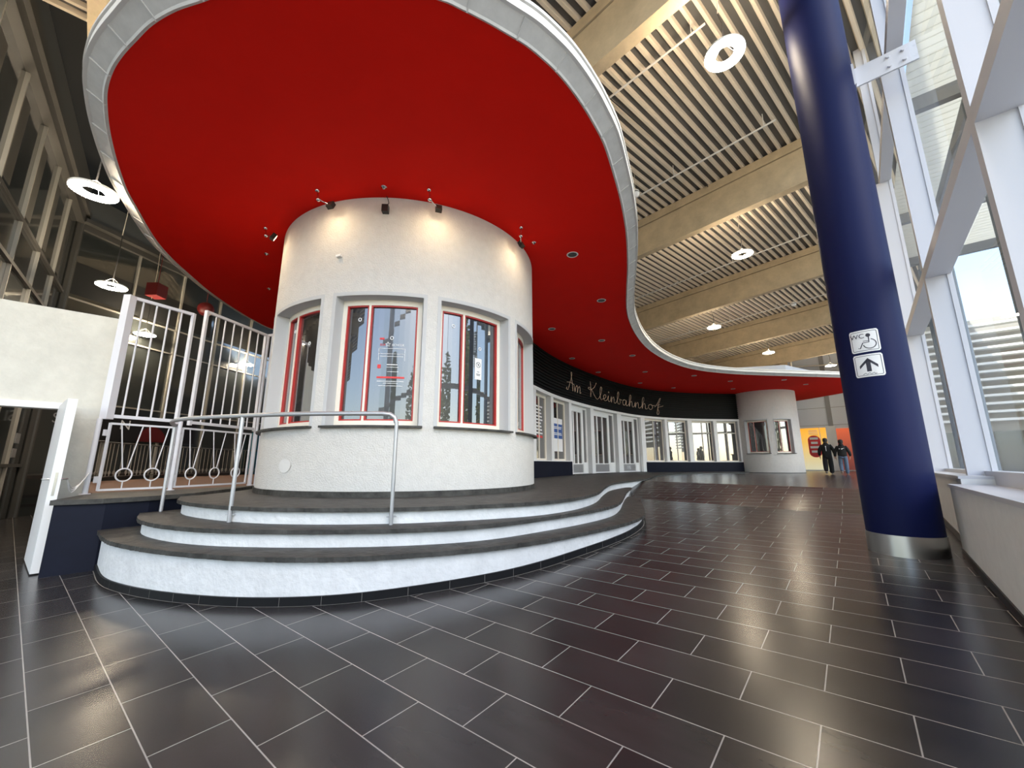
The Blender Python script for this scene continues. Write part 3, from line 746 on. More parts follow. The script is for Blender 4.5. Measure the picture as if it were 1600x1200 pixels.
v, f = ribbon(stp, .008); mb.add(wrap_t(v, 5.4, 3.05, RW + .003), f)
for z, x0, x1, hh in ((2.985, -.19, .2, .006), (2.90, -.19, .2, .005), (2.86, -.17, .18, .006), (2.73, -.06, .1, .012), (2.69, -.06, .12, .006), (2.62, -.05, .12, .006), (2.47, -.19, .2, .008), (2.44, -.1, .12, .006), (2.40, -.17, .19, .006)):
    v, f = ribbon([(x0 + (x1 - x0) * i / 8, 0) for i in range(9)], hh); mb.add(wrap_t(v, 6.9, z, RW + .003), f)
for x0 in (-.19, .2):
    v, f = ribbon([(x0, 0), (x0, .2)], .005); mb.add(wrap_t(v, 6.9, 2.79, RW + .003), f)
mb.build('window_lettering', 'paper', w)
wtext(mr_, 'ZUR', .045, 3.5, 3.04); mr_.build('red_lettering', 'redsign', w)
for z, x0, x1, hh in ((2.53, -.20, .21, .028), (3.14, -.19, -.12, .03), (2.70, -.20, -.15, .06)):
    mr_ = MB(); v, f = ribbon([(x0 + (x1 - x0) * i / 10, 0) for i in range(11)], hh); mr_.add(wrap_t(v, 6.9, z, RW + .003), f); mr_.build('red_stripe', 'redsign', w)
# small things on the pavilion wall
mb = MB(); p = tp(TR + .03, -12, 4.42); mb.bar(tp(TR + .03, -13.3, 4.41), tp(TR + .03, -11.6, 4.42), .05, .035); tag(mb.build('junction_box', 'white'), 'small white box high on the round pavilion wall', 'box')
mb = MB(); P = [tp(TR + .004 + .008 * (1 if i % 2 else 1), -27.5 + 3.0 * math.cos(x), 1.22 + .1 * math.sin(x)) for i, x in enumerate([k * PI / 10 for k in range(20)])]
mb.add(P, [tuple(range(20))]); mb.build('repaired_patch', 'patch', pav)
s0 = None
SPL = ['black spotlight on a chrome arm at the gate side of the pavilion top', 'black spotlight on a chrome arm just beside the middle one at the pavilion top', 'black spotlight on a chrome arm over the third pavilion window', 'black spotlight on a chrome arm at the hall side of the pavilion top']
for i, ang in enumerate((-50, -15, 20, 55.5)):
    t = thing('spotlight', SPL[i], 'spotlight', tp(TR + .3, ang, ZC), 'spotlights round the pavilion top')
    A = tp(TR + .32, ang - 3, ZC); B = tp(TR + .30, ang - 2.6, ZC - .16); H = tp(TR + .20, ang + .5, ZC - .22)
    mb = MB(); mb.lathe([(.03, 0), (.03, -.03), (.012, -.035)], A, 14); mb.tube([A, B], .011, 8); mb.ball(B, .035, 12, 8); mb.tube([B, H], .009, 8); mb.build('arm', 'chrome', t)
    Tm = Matrix.Translation(H) @ Matrix.Rotation(math.radians(ang), 4, 'Z') @ Matrix.Rotation(math.radians(-25), 4, 'X')
    mb = MB(); mb.box(-.05, .05, -.035, .035, -.06, .05, Tm); mb.build('lamp_head', 'blackpl', t)
    mb = MB(); mb.box(-.04, .04, .034, .038, -.05, .04, Tm); mb.build('lens', 'glow', t)
    L = bpy.data.objects.new('spot_beam', bpy.data.lights.new('spot_beam', 'SPOT')); C.objects.link(L)
    L.data.energy = 15; L.data.color = (1, .74, .45); L.data.spot_size = math.radians(165); L.data.spot_blend = 1; L.data.shadow_soft_size = .04
    L.location = tp(TR + .50, ang + .5, ZC - .28); dv = tp(TR, ang, ZC - 1.0) - L.location; L.rotation_euler = dv.to_track_quat('-Z', 'Y').to_euler()
    L.matrix_basis = world_of(t).inverted() @ L.matrix_basis; L.parent = t
t = thing('spotlight', 'small black lamp box on a thin wire at the middle of the pavilion top', 'spotlight', tp(TR, 3, ZC), 'spotlights round the pavilion top')
mb = MB(); H = tp(TR + .06, 3.0, ZC - .24); Tm = Matrix.Translation(H) @ Matrix.Rotation(math.radians(3), 4, 'Z'); mb.box(-.05, .05, -.03, .06, -.06, .06, Tm); mb.build('lamp_head', 'blackpl', t)
mb = MB(); mb.tube([tp(TR + .03, 3, ZC), tp(TR + .035, 3.6, ZC - .06), tp(TR + .04, 4.0, ZC - .13), H], .006, 6); mb.build('wire', 'blackpl', t)

# ---------------------------------------------------------------- curved shop front
sf = thing('curved_shopfront', 'curved white shop front with black louvre band, between the two round pavilions', 'shop front', (5, 19.5, .75))
OPN = [(.10, .95, 'w'), (1.10, 1.92, 'w'), (2.05, 2.92, 'd'), (3.06, 3.97, 'd'), (4.16, 5.06, 'd'), (5.24, 6.05, 'w'), (6.14, 6.74, 'w'), (6.86, 7.39, 'w'), (7.47, 7.95, 'w')]
ZW0, ZW1, ZD = 1.36, 3.74, .80
mb = MB()
def fband(mb, t0, t1, z0, z1, off0=-.32, off1=0.):
    n = max(1, int((t1 - t0) / .08)); 
    vs = []
    for i in range(n + 1):
        t_ = t0 + (t1 - t0) * i / n
        for off in (off0, off1):
            for z in (z0, z1): vs.append(Fo(t_, off, z))
    fs = []
    for i in range(n):
        o = i * 4; q = o + 4; fs += [(o + 2, q + 2, q + 3, o + 3), (o, o + 1, q + 1, q), (o + 1, o + 3, q + 3, q + 1), (o, q, q + 2, o + 2)]
    fs += [(0, 2, 3, 1), (n * 4, n * 4 + 1, n * 4 + 3, n * 4 + 2)]
    mb.add(vs, fs)
edges = [-.9] + [e for o in OPN for e in o[:2]] + [8.1]
for i in range(0, len(edges), 2): fband(mb, edges[i], edges[i + 1], .6, ZW1)
fband(mb, -.9, 8.1, ZW1, 3.86, -.32, .02)
for a, b, k in OPN:
    if k == 'w': fband(mb, a, b, .6, ZW0)
mb.build('wall', 'white', sf)
mb = MB(); fband(mb, -.9, 8.1, 3.86, ZC, -.32, -.06); 
for i in range(13):
    z = 3.90 + i * .117
    fband(mb, -.9, 8.1, z, z + .05, -.08, .0)
o = mb.build('louvre_band', 'black', sf); o['label'] = 'black band of horizontal louvres'
mb = MB(); fband(mb, -.9, 1.98, .7, 1.33, -.1, .03); o = mb.build('plinth', 'navywall', sf); o['label'] = 'dark navy plinth under the two first windows'
mb = MB(); fband(mb, 5.2, 8.05, .6, 1.33, -.1, .03); o = mb.build('plinth', 'navywall', sf); o['label'] = 'dark navy plinth under the four last windows'
for a, b, k in OPN:
    D = -.26; p0, p1 = Fo(a, D), Fo(b, D); ux = (p1 - p0).normalized(); ln = (p1 - p0).length; nn = Vector((ux.y, -ux.x, 0))
    def P(x, z, d=0): q = p0 + ux * x + nn * d; return Vector((q.x, q.y, z))
    def pbox(mb, x0, x1, z0, z1, d0, d1):
        vs = [P(x, z, d) for z in (z0, z1) for d in (d0, d1) for x in (x0, x1)]
        mb.add(vs, [(0, 2, 3, 1), (4, 5, 7, 6), (0, 1, 5, 4), (2, 6, 7, 3), (0, 4, 6, 2), (1, 3, 7, 5)])
    z0 = ZW0 if k == 'w' else ZD
    # the grey far reveal
    fm = .07
    mb = MB(); pbox(mb, 0, fm, z0, ZW1, 0, .06); pbox(mb, ln - fm, ln, z0, ZW1, 0, .06); pbox(mb, fm, ln - fm, ZW1 - fm - .03, ZW1, 0, .06); pbox(mb, fm, ln - fm, z0, z0 + fm, 0, .06)
    if k == 'w':
        xm = ln * .55; pbox(mb, xm - .02, xm + .02, z0, ZW1, 0.005, .05)
        if a > 6: pbox(mb, fm, ln - fm, 3.02, 3.06, .005, .05)
        w = mb.build('shop_window', 'cream', sf)
        mb = MB(); pbox(mb, .03, ln - .03, z0 + .03, ZW1 - .03, .012, .02); mb.build('window_pane', 'shop_pane', w)
        mb = MB(); pbox(mb, ln - .012, ln, z0, ZW1, .06, .26); mb.build('window_reveal', 'reveal', w)
    else:
        xd = ln * .76
        pbox(mb, xd, xd + .05, z0, ZW1, 0, .06)
        w = mb.build('shop_door', 'white', sf)
        mb = MB(); pbox(mb, .03, ln - .03, z0 + .02, ZW1 - .03, .004, .012); mb.build('door_glass', 'shop_pane', w)
        mb = MB()
        for x0, x1 in ((fm, fm + .10), (xd - .10, xd)): pbox(mb, x0, x1, z0 + .04, ZW1 - .1, .012, .05)
        pbox(mb, fm, xd, z0 + .04, z0 + .46, .012, .045); pbox(mb, fm, xd, ZW1 - .26, ZW1 - .1, .012, .05)
        for q in (1, 2): xx = fm + .1 + (xd - fm - .2) * q / 3; pbox(mb, xx - .035, xx + .035, z0 + .4, ZW1 - .2, .014, .05)
        pbox(mb, xd + .05, ln - fm, z0, z0 + .5, .012, .045)
        mb.build('door_leaf', 'white', w)
        mb = MB(); mb.tube([P(fm + .05, 1.86, .05), P(fm + .05, 1.86, .09), P(fm + .17, 1.86, .09)], .012, 8); pbox(mb, fm + .03, fm + .07, 1.76, 1.96, .05, .056); mb.build('door_handle', 'chrome', w)
        mb = MB(); pbox(mb, fm + .02, xd - .02, z0 + .06, z0 + .42, .046, .05); o = mb.build('kick_plate', 'rail', w)
        mb = MB(); pbox(mb, ln - .012, ln, z0, ZW1, .06, .26); mb.build('door_reveal', 'reveal', w)
    wl_ = w
    if abs(a - 1.10) < .01:
        mb = MB(); pbox(mb, .2, ln - .22, 1.72, 3.02, .022, .026); o = mb.build('poster', 'paper', w)
        mb = MB(); pbox(mb, .22, ln - .24, 2.22, 2.80, .026, .029); o = mb.build('poster_print', 'blue', w); o['label'] = 'blue field of the notice'
        mb = MB()
        for zz, q in ((2.66, .12), (2.6, .16), (2.42, .14), (2.36, .1)): pbox(mb, .3, ln - .2 - q, zz, zz + .03, .029, .031)
        mb.build('poster_lines', 'paper', w)
    if abs(a - .10) < .01:
        mb = MB()
        for i in range(9): pbox(mb, .5 + .03 * (i % 3), 1.2 - .05 * (i % 4), 2.3 + i * .12, 2.35 + i * .12, .022, .026)
        mb.build('window_lettering', 'paper', w)
        mb = MB(); pbox(mb, .5, 1.2, 2.16, 2.24, .022, .026); mb.build('red_stripe', 'redsign', w)
    if abs(a - 4.16) < .01:
        v, f = text_mesh('195', .26); mb = MB(); mb.add([P(ln * .42 + q.x, z0 + .24 + q.y, .056) for q in v], f); mb.build('door_number', 'paper', w)
mb = MB(); fband(mb, 1.98, 5.22, .79, .82, -.3, .12); mb.build('threshold', 'slate', sf)
# closing walls of the kiosk behind the pavilions
mb = MB()
pts = [Fo(-.9, -.3).to_2d(), Vector((-1.5, 10.6)), Vector((-3.4, 10.6)), Vector((-2.5, 17)), Vector((2, 22.5)), Vector((8, 26.5)), Vector((15.5, 27.5)), Vector((16.6, 25.5)), Fo(8.1, -.3).to_2d()]
for a, b in zip(pts[:-1], pts[1:]): mb.add([(a.x, a.y, .3), (b.x, b.y, .3), (b.x, b.y, ZC), (a.x, a.y, ZC)], [(0, 1, 2, 3)])
mb.build('rear_wall', 'plaster', sf, fix=False)

# neon script, one tube per word
def stroke(D, s, x0):
    return [(x0 + x * s, y * s) for x, y in D]
GL = {
 'A': ([[(0, .15), (-.02, 0), (.12, .05), (.34, .75), (.46, 1.25), (.42, 1.34), (.38, 1.22), (.46, .6), (.50, 0)], [(.02, .5), (.3, .56), (.62, .5)]], .62),
 'm': ([[(0, .5), (.06, 0), (.12, .35), (.24, .55), (.27, .3), (.26, 0), (.33, .35), (.46, .55), (.49, .3), (.48, .02), (.58, .1)]], .66),
 'K': ([[(.1, 1.2), (.14, .6), (.1, 0)], [(.62, 1.25), (.4, .8), (.1, .55), (-.08, .62), (.0, .72), (.2, .58), (.42, .2), (.62, -.05), (.78, .06)]], .78),
 'l': ([[(0, .06), (.2, .5), (.3, 1.0), (.22, 1.12), (.14, .8), (.14, .2), (.22, 0), (.36, .12)]], .36),
 'e': ([[(0, .12), (.18, .22), (.28, .42), (.2, .55), (.08, .4), (.08, .12), (.2, 0), (.38, .14)]], .38),
 'i': ([[(0, .12), (.12, .52), (.1, .15), (.16, 0), (.28, .12)], [(.12, .86), (.16, .92), (.2, .86), (.16, .8), (.12, .86)]], .28),
 'n': ([[(0, .12), (.1, .52), (.08, 0), (.16, .35), (.3, .54), (.33, .3), (.34, .06), (.42, 0), (.52, .12)]], .52),
 'b': ([[(0, .1), (.2, .6), (.28, 1.05), (.2, 1.12), (.12, .7), (.12, .15), (.24, 0), (.36, .2), (.32, .5), (.36, .44), (.52, .44)]], .52),
 'a': ([[(.36, .46), (.2, .54), (.06, .3), (.12, .02), (.28, .1), (.38, .5), (.36, .12), (.42, 0), (.54, .12)]], .54),
 'h': ([[(0, .1), (.2, .6), (.28, 1.05), (.2, 1.12), (.12, .7), (.1, 0), (.18, .38), (.3, .54), (.34, .3), (.34, .05), (.42, 0), (.52, .12)]], .52),
 'o': ([[(.26, .52), (.1, .45), (.06, .18), (.18, 0), (.32, .14), (.32, .4), (.24, .52), (.36, .42), (.5, .46)]], .5),
 'f': ([[(0, .3), (.2, .7), (.34, 1.15), (.42, 1.25), (.36, 1.0), (.22, .4), (.12, -.35), (.2, -.42), (.26, -.2), (.2, .25), (.46, .42), (.56, .5)], [(.16, .5), (.36, .58)]], .56),
}
def slen(t): 
    n = 400; acc = 0; q = Fo(0, 0)
    for i in range(1, n + 1):
        r = Fo(t * i / n, 0); acc += (r - q).length; q = r
    return acc
TAB = [(i * .05, slen(i * .05)) for i in range(0, 161)]
def t_at(s):
    for (a, sa), (b, sb) in zip(TAB[:-1], TAB[1:]):
        if sa <= s <= sb: return a + (b - a) * (s - sa) / (sb - sa)
    return TAB[-1][0]
def word(w_, sa, sb, label):
    tot = sum(GL[c][1] for c in w_); k = (sb - sa) / tot; x = 0; mb = MB(); ky = .56
    for ch in w_:
        for D in GL[ch][0]:
            P2 = spline([((x + a) * k, b * ky * (1.06 if ch in 'AK' else 1), 0) for a, b in D], 5)
            pts = [Fo(t_at(sa + p.x), .10, 4.24 + p.y) for p in P2]
            if ch == 'i' and len(D) == 5 and D[0] == D[-1]: mb.tube(pts[:-1], .011, 6, closed=True)
            else: mb.tube(pts, .011, 6)
        x += GL[ch][1]
    o = mb.build('script_sign', 'neon'); tag(o, label, 'sign', 'script lettering on the black louvres'); return o
word('Am', slen(1.72), slen(2.48), 'thin tube script reading Am on the black louvres')
word('Kleinbahnhof', slen(2.82), slen(6.0), 'thin tube script reading Kleinbahnhof on the black louvres')

# ---------------------------------------------------------------- left glazing and back glazing
LC = Vector((-13.1, 10.85)); LA = Vector((.656, -.755)); LB = Vector((.2011, .9796))
def gp(axis, t, d, z):
    n = Vector((-axis.y, axis.x)) if axis is LA else Vector((axis.y, -axis.x))
    p = LC + axis * t + n * d
    return Vector((p.x, p.y, z))
def gbox(mb, ax, t0, t1, d0, d1, z0, z1):
    vs = [gp(ax, t, d, z) for z in (z0, z1) for d in (d0, d1) for t in (t0, t1)]
    mb.add(vs, [(0, 2, 3, 1), (4, 5, 7, 6), (0, 1, 5, 4), (2, 6, 7, 3), (0, 4, 6, 2), (1, 3, 7, 5)])
mb = MB(); gbox(mb, LA, -.05, 8.6, -.12, -.02, -.6, 8.4); w = struct('wall_left', mb, 'dark_pane', 'dark glazed wall in slim metal frames beside the red canopy', 'wall')
for t_ in (7.85, 6.27, 4.68, 3.1, 1.49):
    mb = MB(); gbox(mb, LA, t_ - .022, t_ + .022, -.03, .035, -.5, 8.38); mb.build('mullion', 'framelit', w)
for z in (6.13, 5.2, 3.05, 1.2):
    mb = MB(); gbox(mb, LA, -.05, 8.6, -.03, .04, z - .04, z + .04); mb.build('transom', 'frame', w)
mb = MB(); gbox(mb, LA, -.05, 8.6, -.1, .14, 8.36, 8.62); gbox(mb, LA, -.05, 8.6, -.1, .22, 8.62, 8.80); gbox(mb, LA, -.05, 8.6, -.1, .10, 8.80, 9.7); mb.build('head_frame', 'frame', w)
for t_ in (6.27, 4.68, 3.1, 1.49, 7.85):
    mb = MB(); gbox(mb, LA, t_ - .62, t_ - .1, -.019, -.012, 6.35, 8.05); mb.build('blind_panel', 'frame', w)
mb = MB(); gbox(mb, LA, -.09, .09, -.1, .12, -.6, 8.4); gbox(mb, LB, -.09, .09, -.1, .12, -.6, 8.4); mb.build('corner_post', 'frame', w)
mb = MB(); gbox(mb, LB, -.05, 16, -.12, -.02, -.6, 8.3); w = struct('wall_rear', mb, 'dark_pane', 'dark glazed shop wall behind the gates, with slim frames', 'wall')
for t_ in (1.73, 3.29, 4.86, 6.42, 7.98, 9.54, 11.1, 12.7, 14.2):
    mb = MB(); gbox(mb, LB, t_ - .03, t_ + .03, -.03, .05, -.5, 8.25); mb.build('mullion', 'framelit', w)
for z, m_ in ((6.06, 'framelit'), (5.17, 'framelit'), (3.05, 'framelit'), (.95, 'frame')):
    mb = MB(); gbox(mb, LB, 0, 16, -.03, .03, z - .022, z + .022); mb.build('transom', m_, w)
mb = MB(); gbox(mb, LB, 0, 16, -.1, .10, 8.22, 8.4); gbox(mb, LB, 0, 16, -.1, .3, 8.4, 8.52); gbox(mb, LB, 0, 16, -.1, .05, 8.52, 9.4); mb.build('head_frame', 'frame', w)
for t0, t1 in ((.1, 4.6), (4.7, 9.3)):
    mb = MB(); gbox(mb, LB, t0, t1, -.019, -.012, 6.2, 7.2); o = mb.build('blind_band', 'darkroom', w)
for s_, t_, z in (('SC', .55, 2.95), ('SI', .55, 2.52)):
    v, f = text_mesh(s_, .42); mb = MB(); mb.add([gp(LB, t_ + q.x, -.015, z + q.y) for q in v], f, False); mb.build('lettering', 'rail', w)
mb = MB(); gbox(mb, LB, 0, 2.2, -.018, -.012, .35, .42); gbox(mb, LB, 0, 2.2, -.018, -.012, .10, .18); mb.build('dark_stripes', 'blackpl', w)
for t_, z in ((-.0, 0),):
    mb = MB(); gbox(mb, LA, .7, 1.1, -.018, -.012, 1.75, 2.0); gbox(mb, LA, .75, 1.12, -.018, -.012, 1.4, 1.62); mb.build('door_notices', 'rail', [o for o in bpy.data.objects if o.name == 'wall_left'][0])
tl = [('red_lantern', 2.1, 7.1, .22, 'red square hanging lantern in the dark glazing above the gates'), ('red_lantern', 3.85, 7.2, .26, 'round red hanging lantern in the dark glazing above the gates')]
p = gp(LB, tl[0][1], .45, 7.1); mb = MB(); mb.box(p.x - .2, p.x + .2, p.y - .2, p.y + .2, 6.85, 7.3); mb.tube([(p.x, p.y, 7.3), (p.x, p.y, 8.45)], .012, 6); tag(mb.build('red_lantern', 'dimred'), tl[0][4], 'lantern', 'red lanterns')
p = gp(LB, tl[1][1], .5, 7.1); mb = MB(); mb.ball((p.x, p.y, 7.1), .27, 20, 12); mb.tube([(p.x, p.y, 7.3), (p.x, p.y, 8.45)], .012, 6); tag(mb.build('red_lantern', 'dimred'), tl[1][4], 'lantern', 'red lanterns')

# white wall with the doorway
WA = Vector((.743, .669)); WH = Vector((-6.56, 5.80)); WNN = Vector((.669, -.743))
def wl(t_, d, z): p = WH + WA * t_ + WNN * d; return Vector((p.x, p.y, z))
def wlbox(mb, t0, t1, d0, d1, z0, z1):
    vs = [wl(t_, d, z) for z in (z0, z1) for d in (d0, d1) for t_ in (t0, t1)]
    mb.add(vs, [(0, 2, 3, 1), (4, 5, 7, 6), (0, 1, 5, 4), (2, 6, 7, 3), (0, 4, 6, 2), (1, 3, 7, 5)])
mb = MB(); wlbox(mb, 0, .40, -.16, 0, -.5, 1.88); wlbox(mb, 0, .40, -.16, 0, 1.895, 3.52); wlbox(mb, -1.2, 0, -.16, 0, 2.12, 3.52); wlbox(mb, -3.2, -1.2, -.16, 0, -.6, 3.52)
wlbox(mb, 0, .4, -.15, -.006, 1.87, 1.9)
struct('wall_front', mb, 'wallcream', 'off-white limewashed wall with the open doorway', 'wall')
mb = MB(); wlbox(mb, -1.25, .03, -.18, .03, 2.03, 2.12); wlbox(mb, -.02, .05, -.18, .03, -.3, 2.1); wlbox(mb, -1.25, -1.18, -.18, .03, -.3, 2.1)
struct('trim_40', mb, 'white', 'white frame round the doorway in the limewashed wall', 'door frame')
dA_, dB_ = Vector((-6.63, 5.83)), Vector((-5.655, 5.07)); ux = (dB_ - dA_).normalized(); un = Vector((-ux.y, ux.x))
def dr(x, d, z): p = dA_ + ux * x + un * d; return Vector((p.x, p.y, z))
def drbox(mb, x0, x1, d0, d1, z0, z1):
    vs = [dr(x, d, z) for z in (z0, z1) for d in (d0, d1) for x in (x0, x1)]
    mb.add(vs, [(0, 2, 3, 1), (4, 5, 7, 6), (0, 1, 5, 4), (2, 6, 7, 3), (0, 4, 6, 2), (1, 3, 7, 5)])
DL = (dB_ - dA_).length; mb = MB(); drbox(mb, 0, DL, -.045, .045, -.03, 2.07); dk = struct('door_1', mb, 'white', 'white door leaf standing open, seen almost edge-on', 'door')
mb = MB(); mb.tube([dr(DL - .07, -.045, 1.06), dr(DL - .07, -.10, 1.06), dr(DL - .10, -.105, 1.06), dr(DL - .21, -.105, 1.06)], .011, 8); mb.build('door_handle', 'chrome', dk)
mb = MB(); mb.tube([dr(DL - .07, .045, 1.06), dr(DL - .07, .10, 1.06), dr(DL - .10, .105, 1.06), dr(DL - .21, .105, 1.06)], .011, 8); mb.build('door_handle', 'chrome', dk)
mb = MB(); drbox(mb, DL, DL + .004, -.012, .012, .86, 1.14); drbox(mb, DL + .003, DL + .014, -.007, .007, 1.045, 1.075); mb.build('lock_plate', 'steel', dk)

# low navy wall with slate coping
cop = [(-5.44, 4.86), (-5.06, 5.12), (-4.83, 5.5), (-4.70, 6.05), (-5.05, 8.2), (-5.55, 7.2), (-6.2, 6.1)]
lw = thing('low_navy_wall', 'low navy wall with grey slate coping between the open door and the steps', 'low wall', (-5.4, 5.2, -.04))
mb = MB(); ins = [Vector(p) + (Vector((-5.3, 6.2)) - Vector(p)).normalized() * .05 for p in cop]; mb.prism([(p.x, p.y) for p in ins], -.3, .765); mb.build('wall_body', 'navywall', lw)
mb = MB(); mb.prism(cop, .765, .822); o = mb.build('coping', 'slate', lw); bv = o.modifiers.new('edge', 'BEVEL'); bv.width = .02; bv.segments = 3
mb = MB(); mb.prism([(-5.8, 7.0), (-5.2, 8.3), (-4.75, 9.6), (-5.2, 12), (-4, 15), (-3.2, 22), (-9.6, 24.8), (-11.4, 14.5), (-10.6, 10.0), (-7, 6.6), (-6.3, 6.3)], .3, .80)
struct('floor_passage', mb, 'brick', 'raised brown paved passage behind the gates', 'floor')

# gates and grilles
G = [Vector((-6.05, 5.92)), Vector((-5.62, 6.75)), Vector((-5.33, 8.25))]
def gate(A, B, label, circ):
    u = (B - A).normalized(); L = (B - A).length
    def q(x, z): p = A + u * x; return Vector((p.x, p.y, z))
    t = thing('low_gate', label, 'gate', (A.x, A.y, .82), 'low gates with rings')
    mb = MB(); z0, z1 = .87, 1.84
    for a, b in ((q(.06, z0), q(L - .06, z0)), (q(.06, z1), q(L - .06, z1)), (q(.06, z0 - .01), q(.06, z1 + .01)), (q(L - .06, z0 - .01), q(L - .06, z1 + .01))): mb.bar(a, b, .025, .03)
    mb.build('frame', 'gate', t)
    for fr in circ:
        x = .06 + (L - .12) * fr; zc = z0 + .21; r = .095
        mb = MB(); mb.tube([q(x + r * math.cos(a * PI / 12), zc + r * math.sin(a * PI / 12)) for a in range(24)], .011, 8, closed=True); o = mb.build('ring', 'gate', t)
        for x0, x1 in ((x - .03, x - .13), (x + .03, x + .13)):
            mb = MB(); mb.tube([q(x0, zc + r), q(x1, z1)], .009, 6); mb.build('spoke', 'gate', t)
        mb = MB(); mb.tube([q(x, z0), q(x, zc - r)], .009, 6); mb.build('stem', 'gate', t)
    for z in (1.02, 1.7):
        mb = MB(); mb.box(-.02, .02, -.03, .03, -.045, .045, Matrix.Translation(q(.03, z))); mb.build('hinge', 'gate', t)
    return t
gate(G[0], G[1], 'low white gate with two rings, next to the limewashed wall', (.32, .74))
g = gate(G[1], G[2], 'low white gate with three rings, next to the round pavilion', (.18, .5, .82))
def grille(A, B, label, z1a, nb, wide):
    u = (B - A).normalized(); L = (B - A).length
    def q(x, z): p = A + u * x; return Vector((p.x, p.y, z))
    t = thing('tall_grille', label, 'grille', (A.x, A.y, 1.9), 'tall bar grilles over the low gates')
    mb = MB(); mb.bar(q(0, 1.95), q(L, 1.95), .04, .05); mb.bar(q(0, z1a), q(L, z1a), .04, .05); mb.bar(q(0, 1.90), q(0, z1a + .02), wide, wide); mb.bar(q(L, 1.90), q(L, z1a + .02), .05, .05); mb.build('frame', 'gate', t)
    for i in range(nb):
        mb = MB(); x = L * (i + 1) / (nb + 1); mb.tube([q(x, 1.96), q(x, z1a)], .013, 8); mb.build('bar', 'gate', t)
    return t
grille(G[0], G[0] + (G[1] - G[0]) * .93, 'tall white bar grille above the two-ring gate, next to the limewashed wall', 3.84, 4, .11)
grille(G[1] + (G[2] - G[1]) * .10, G[2], 'tall white bar grille above the three-ring gate, next to the round pavilion', 3.98, 6, .05)
for i, (p, zt, lb) in enumerate(((G[0] + Vector((-.03, -.06)), 1.9, 'pale gate post beside the limewashed wall'), (G[1], 1.95, 'pale gate post between the two gates'), (G[2] + Vector((.02, .05)), 3.98, 'pale tall gate post against the round pavilion'))):
    t = thing('gate_post', lb, 'post', (p.x, p.y, .8), 'posts carrying the gates')
    mb = MB(); mb.tube([(p.x, p.y, .80), (p.x, p.y, zt)], .032, 14); mb.build('post_tube', 'gate', t)
    mb = MB(); mb.lathe([(.06, 0), (.06, .012), (.034, .014)], (p.x, p.y, .82), 16); mb.build('post_foot', 'gate', t)
t = thing('folded_grille', 'narrow grey folded grille leaf standing against the round pavilion edge', 'grille', (-5.28, 8.35, .8))
for i in range(4):
    mb = MB(); x = -5.33 + i * .085; y = 8.30 + i * .07; mb.bar((x, y, .8), (x, y, 4.0), .05, .03); mb.build('slat', 'gate', t)
mb = MB(); mb.bar((-5.35, 8.3, 3.98), (-5.03, 8.55, 4.12), .04, .05); mb.build('top_rail', 'gate', t)
mb = MB()
P1 = dr(DL - .08, .1, 1.06); P2 = Vector((G[0].x - .03, G[0].y - .06, 1.12))
for k in range(3):
    mb.tube(spline([P1, P1.lerp(P2, .3) + Vector((0, 0, -.14 - .03 * k)), P1.lerp(P2, .7) + Vector((.02 * k, 0, -.11 + .03 * k)), P2], 6), .006, 6)
tag(mb.build('tie_cord', 'paper'), 'pale cord tying the open door handle to the gate post', 'cord')
# railing and sign deeper in the passage
t = thing('passage_railing', 'long dark railing with small rings far behind the low gates', 'railing', (-10.6, 12, .8))
rp = spline([(-9.9, 9.6, 0), (-10.5, 10.9, 0), (-11.0, 13.5, 0), (-10.9, 16.5, 0), (-9.8, 20.5, 0)], 8)
mb = MB(); mb.tube([(p.x, p.y, 1.78) for p in rp], .02, 8); mb.tube([(p.x, p.y, .92) for p in rp], .012, 8); mb.build('rails', 'frame', t)
br = MB(); rg = MB(); acc = 0
for a, b in zip(rp[:-1], rp[1:]):
    L = (b - a).length; acc += L
    n = max(1, int(L / .14))
    for k in range(n):
        p = a.lerp(b, k / n); br.tube([(p.x, p.y, .92), (p.x, p.y, 1.78)], .010, 6)
        d = (b - a).normalized(); rg.tube([(p.x + d.x * .045 * math.cos(x * PI / 6), p.y + d.y * .045 * math.cos(x * PI / 6), 1.02 + .045 * math.sin(x * PI / 6)) for x in range(12)], .007, 5, closed=True)
o = br.build('bars', 'framelit', t); o['kind'] = 'stuff'; o = rg.build('rings', 'framelit', t); o['kind'] = 'stuff'
t = thing('shop_board', 'black board with a white letter and red half disc behind the two-ring gate', 'sign', gp(LB, 2.4, .3, 2.0))
mb = MB(); gbox(mb, LB, .6, 4.4, .2, .26, 1.95, 2.75); mb.build('board', 'blackpl', t)
v, f = text_mesh('N', .42); mb = MB(); mb.add([gp(LB, 2.05 + q.x, .27, 2.45 + q.y) for q in v], f); mb.build('letter', 'paper', t)
mb = MB(); mb.add([gp(LB, 2.9 + .45 * math.cos(a * PI / 16), .27, 1.97 + .5 * math.sin(a * PI / 16)) for a in range(17)], [tuple(range(17))]); mb.build('half_disc', 'dimred', t)
mb = MB(); gbox(mb, LB, 7.1, 8.6, .12, .2, .8, 2.6); tag(mb.build('teal_panel', 'teal'), 'teal blue panel deep in the passage behind the three-ring gate', 'panel')

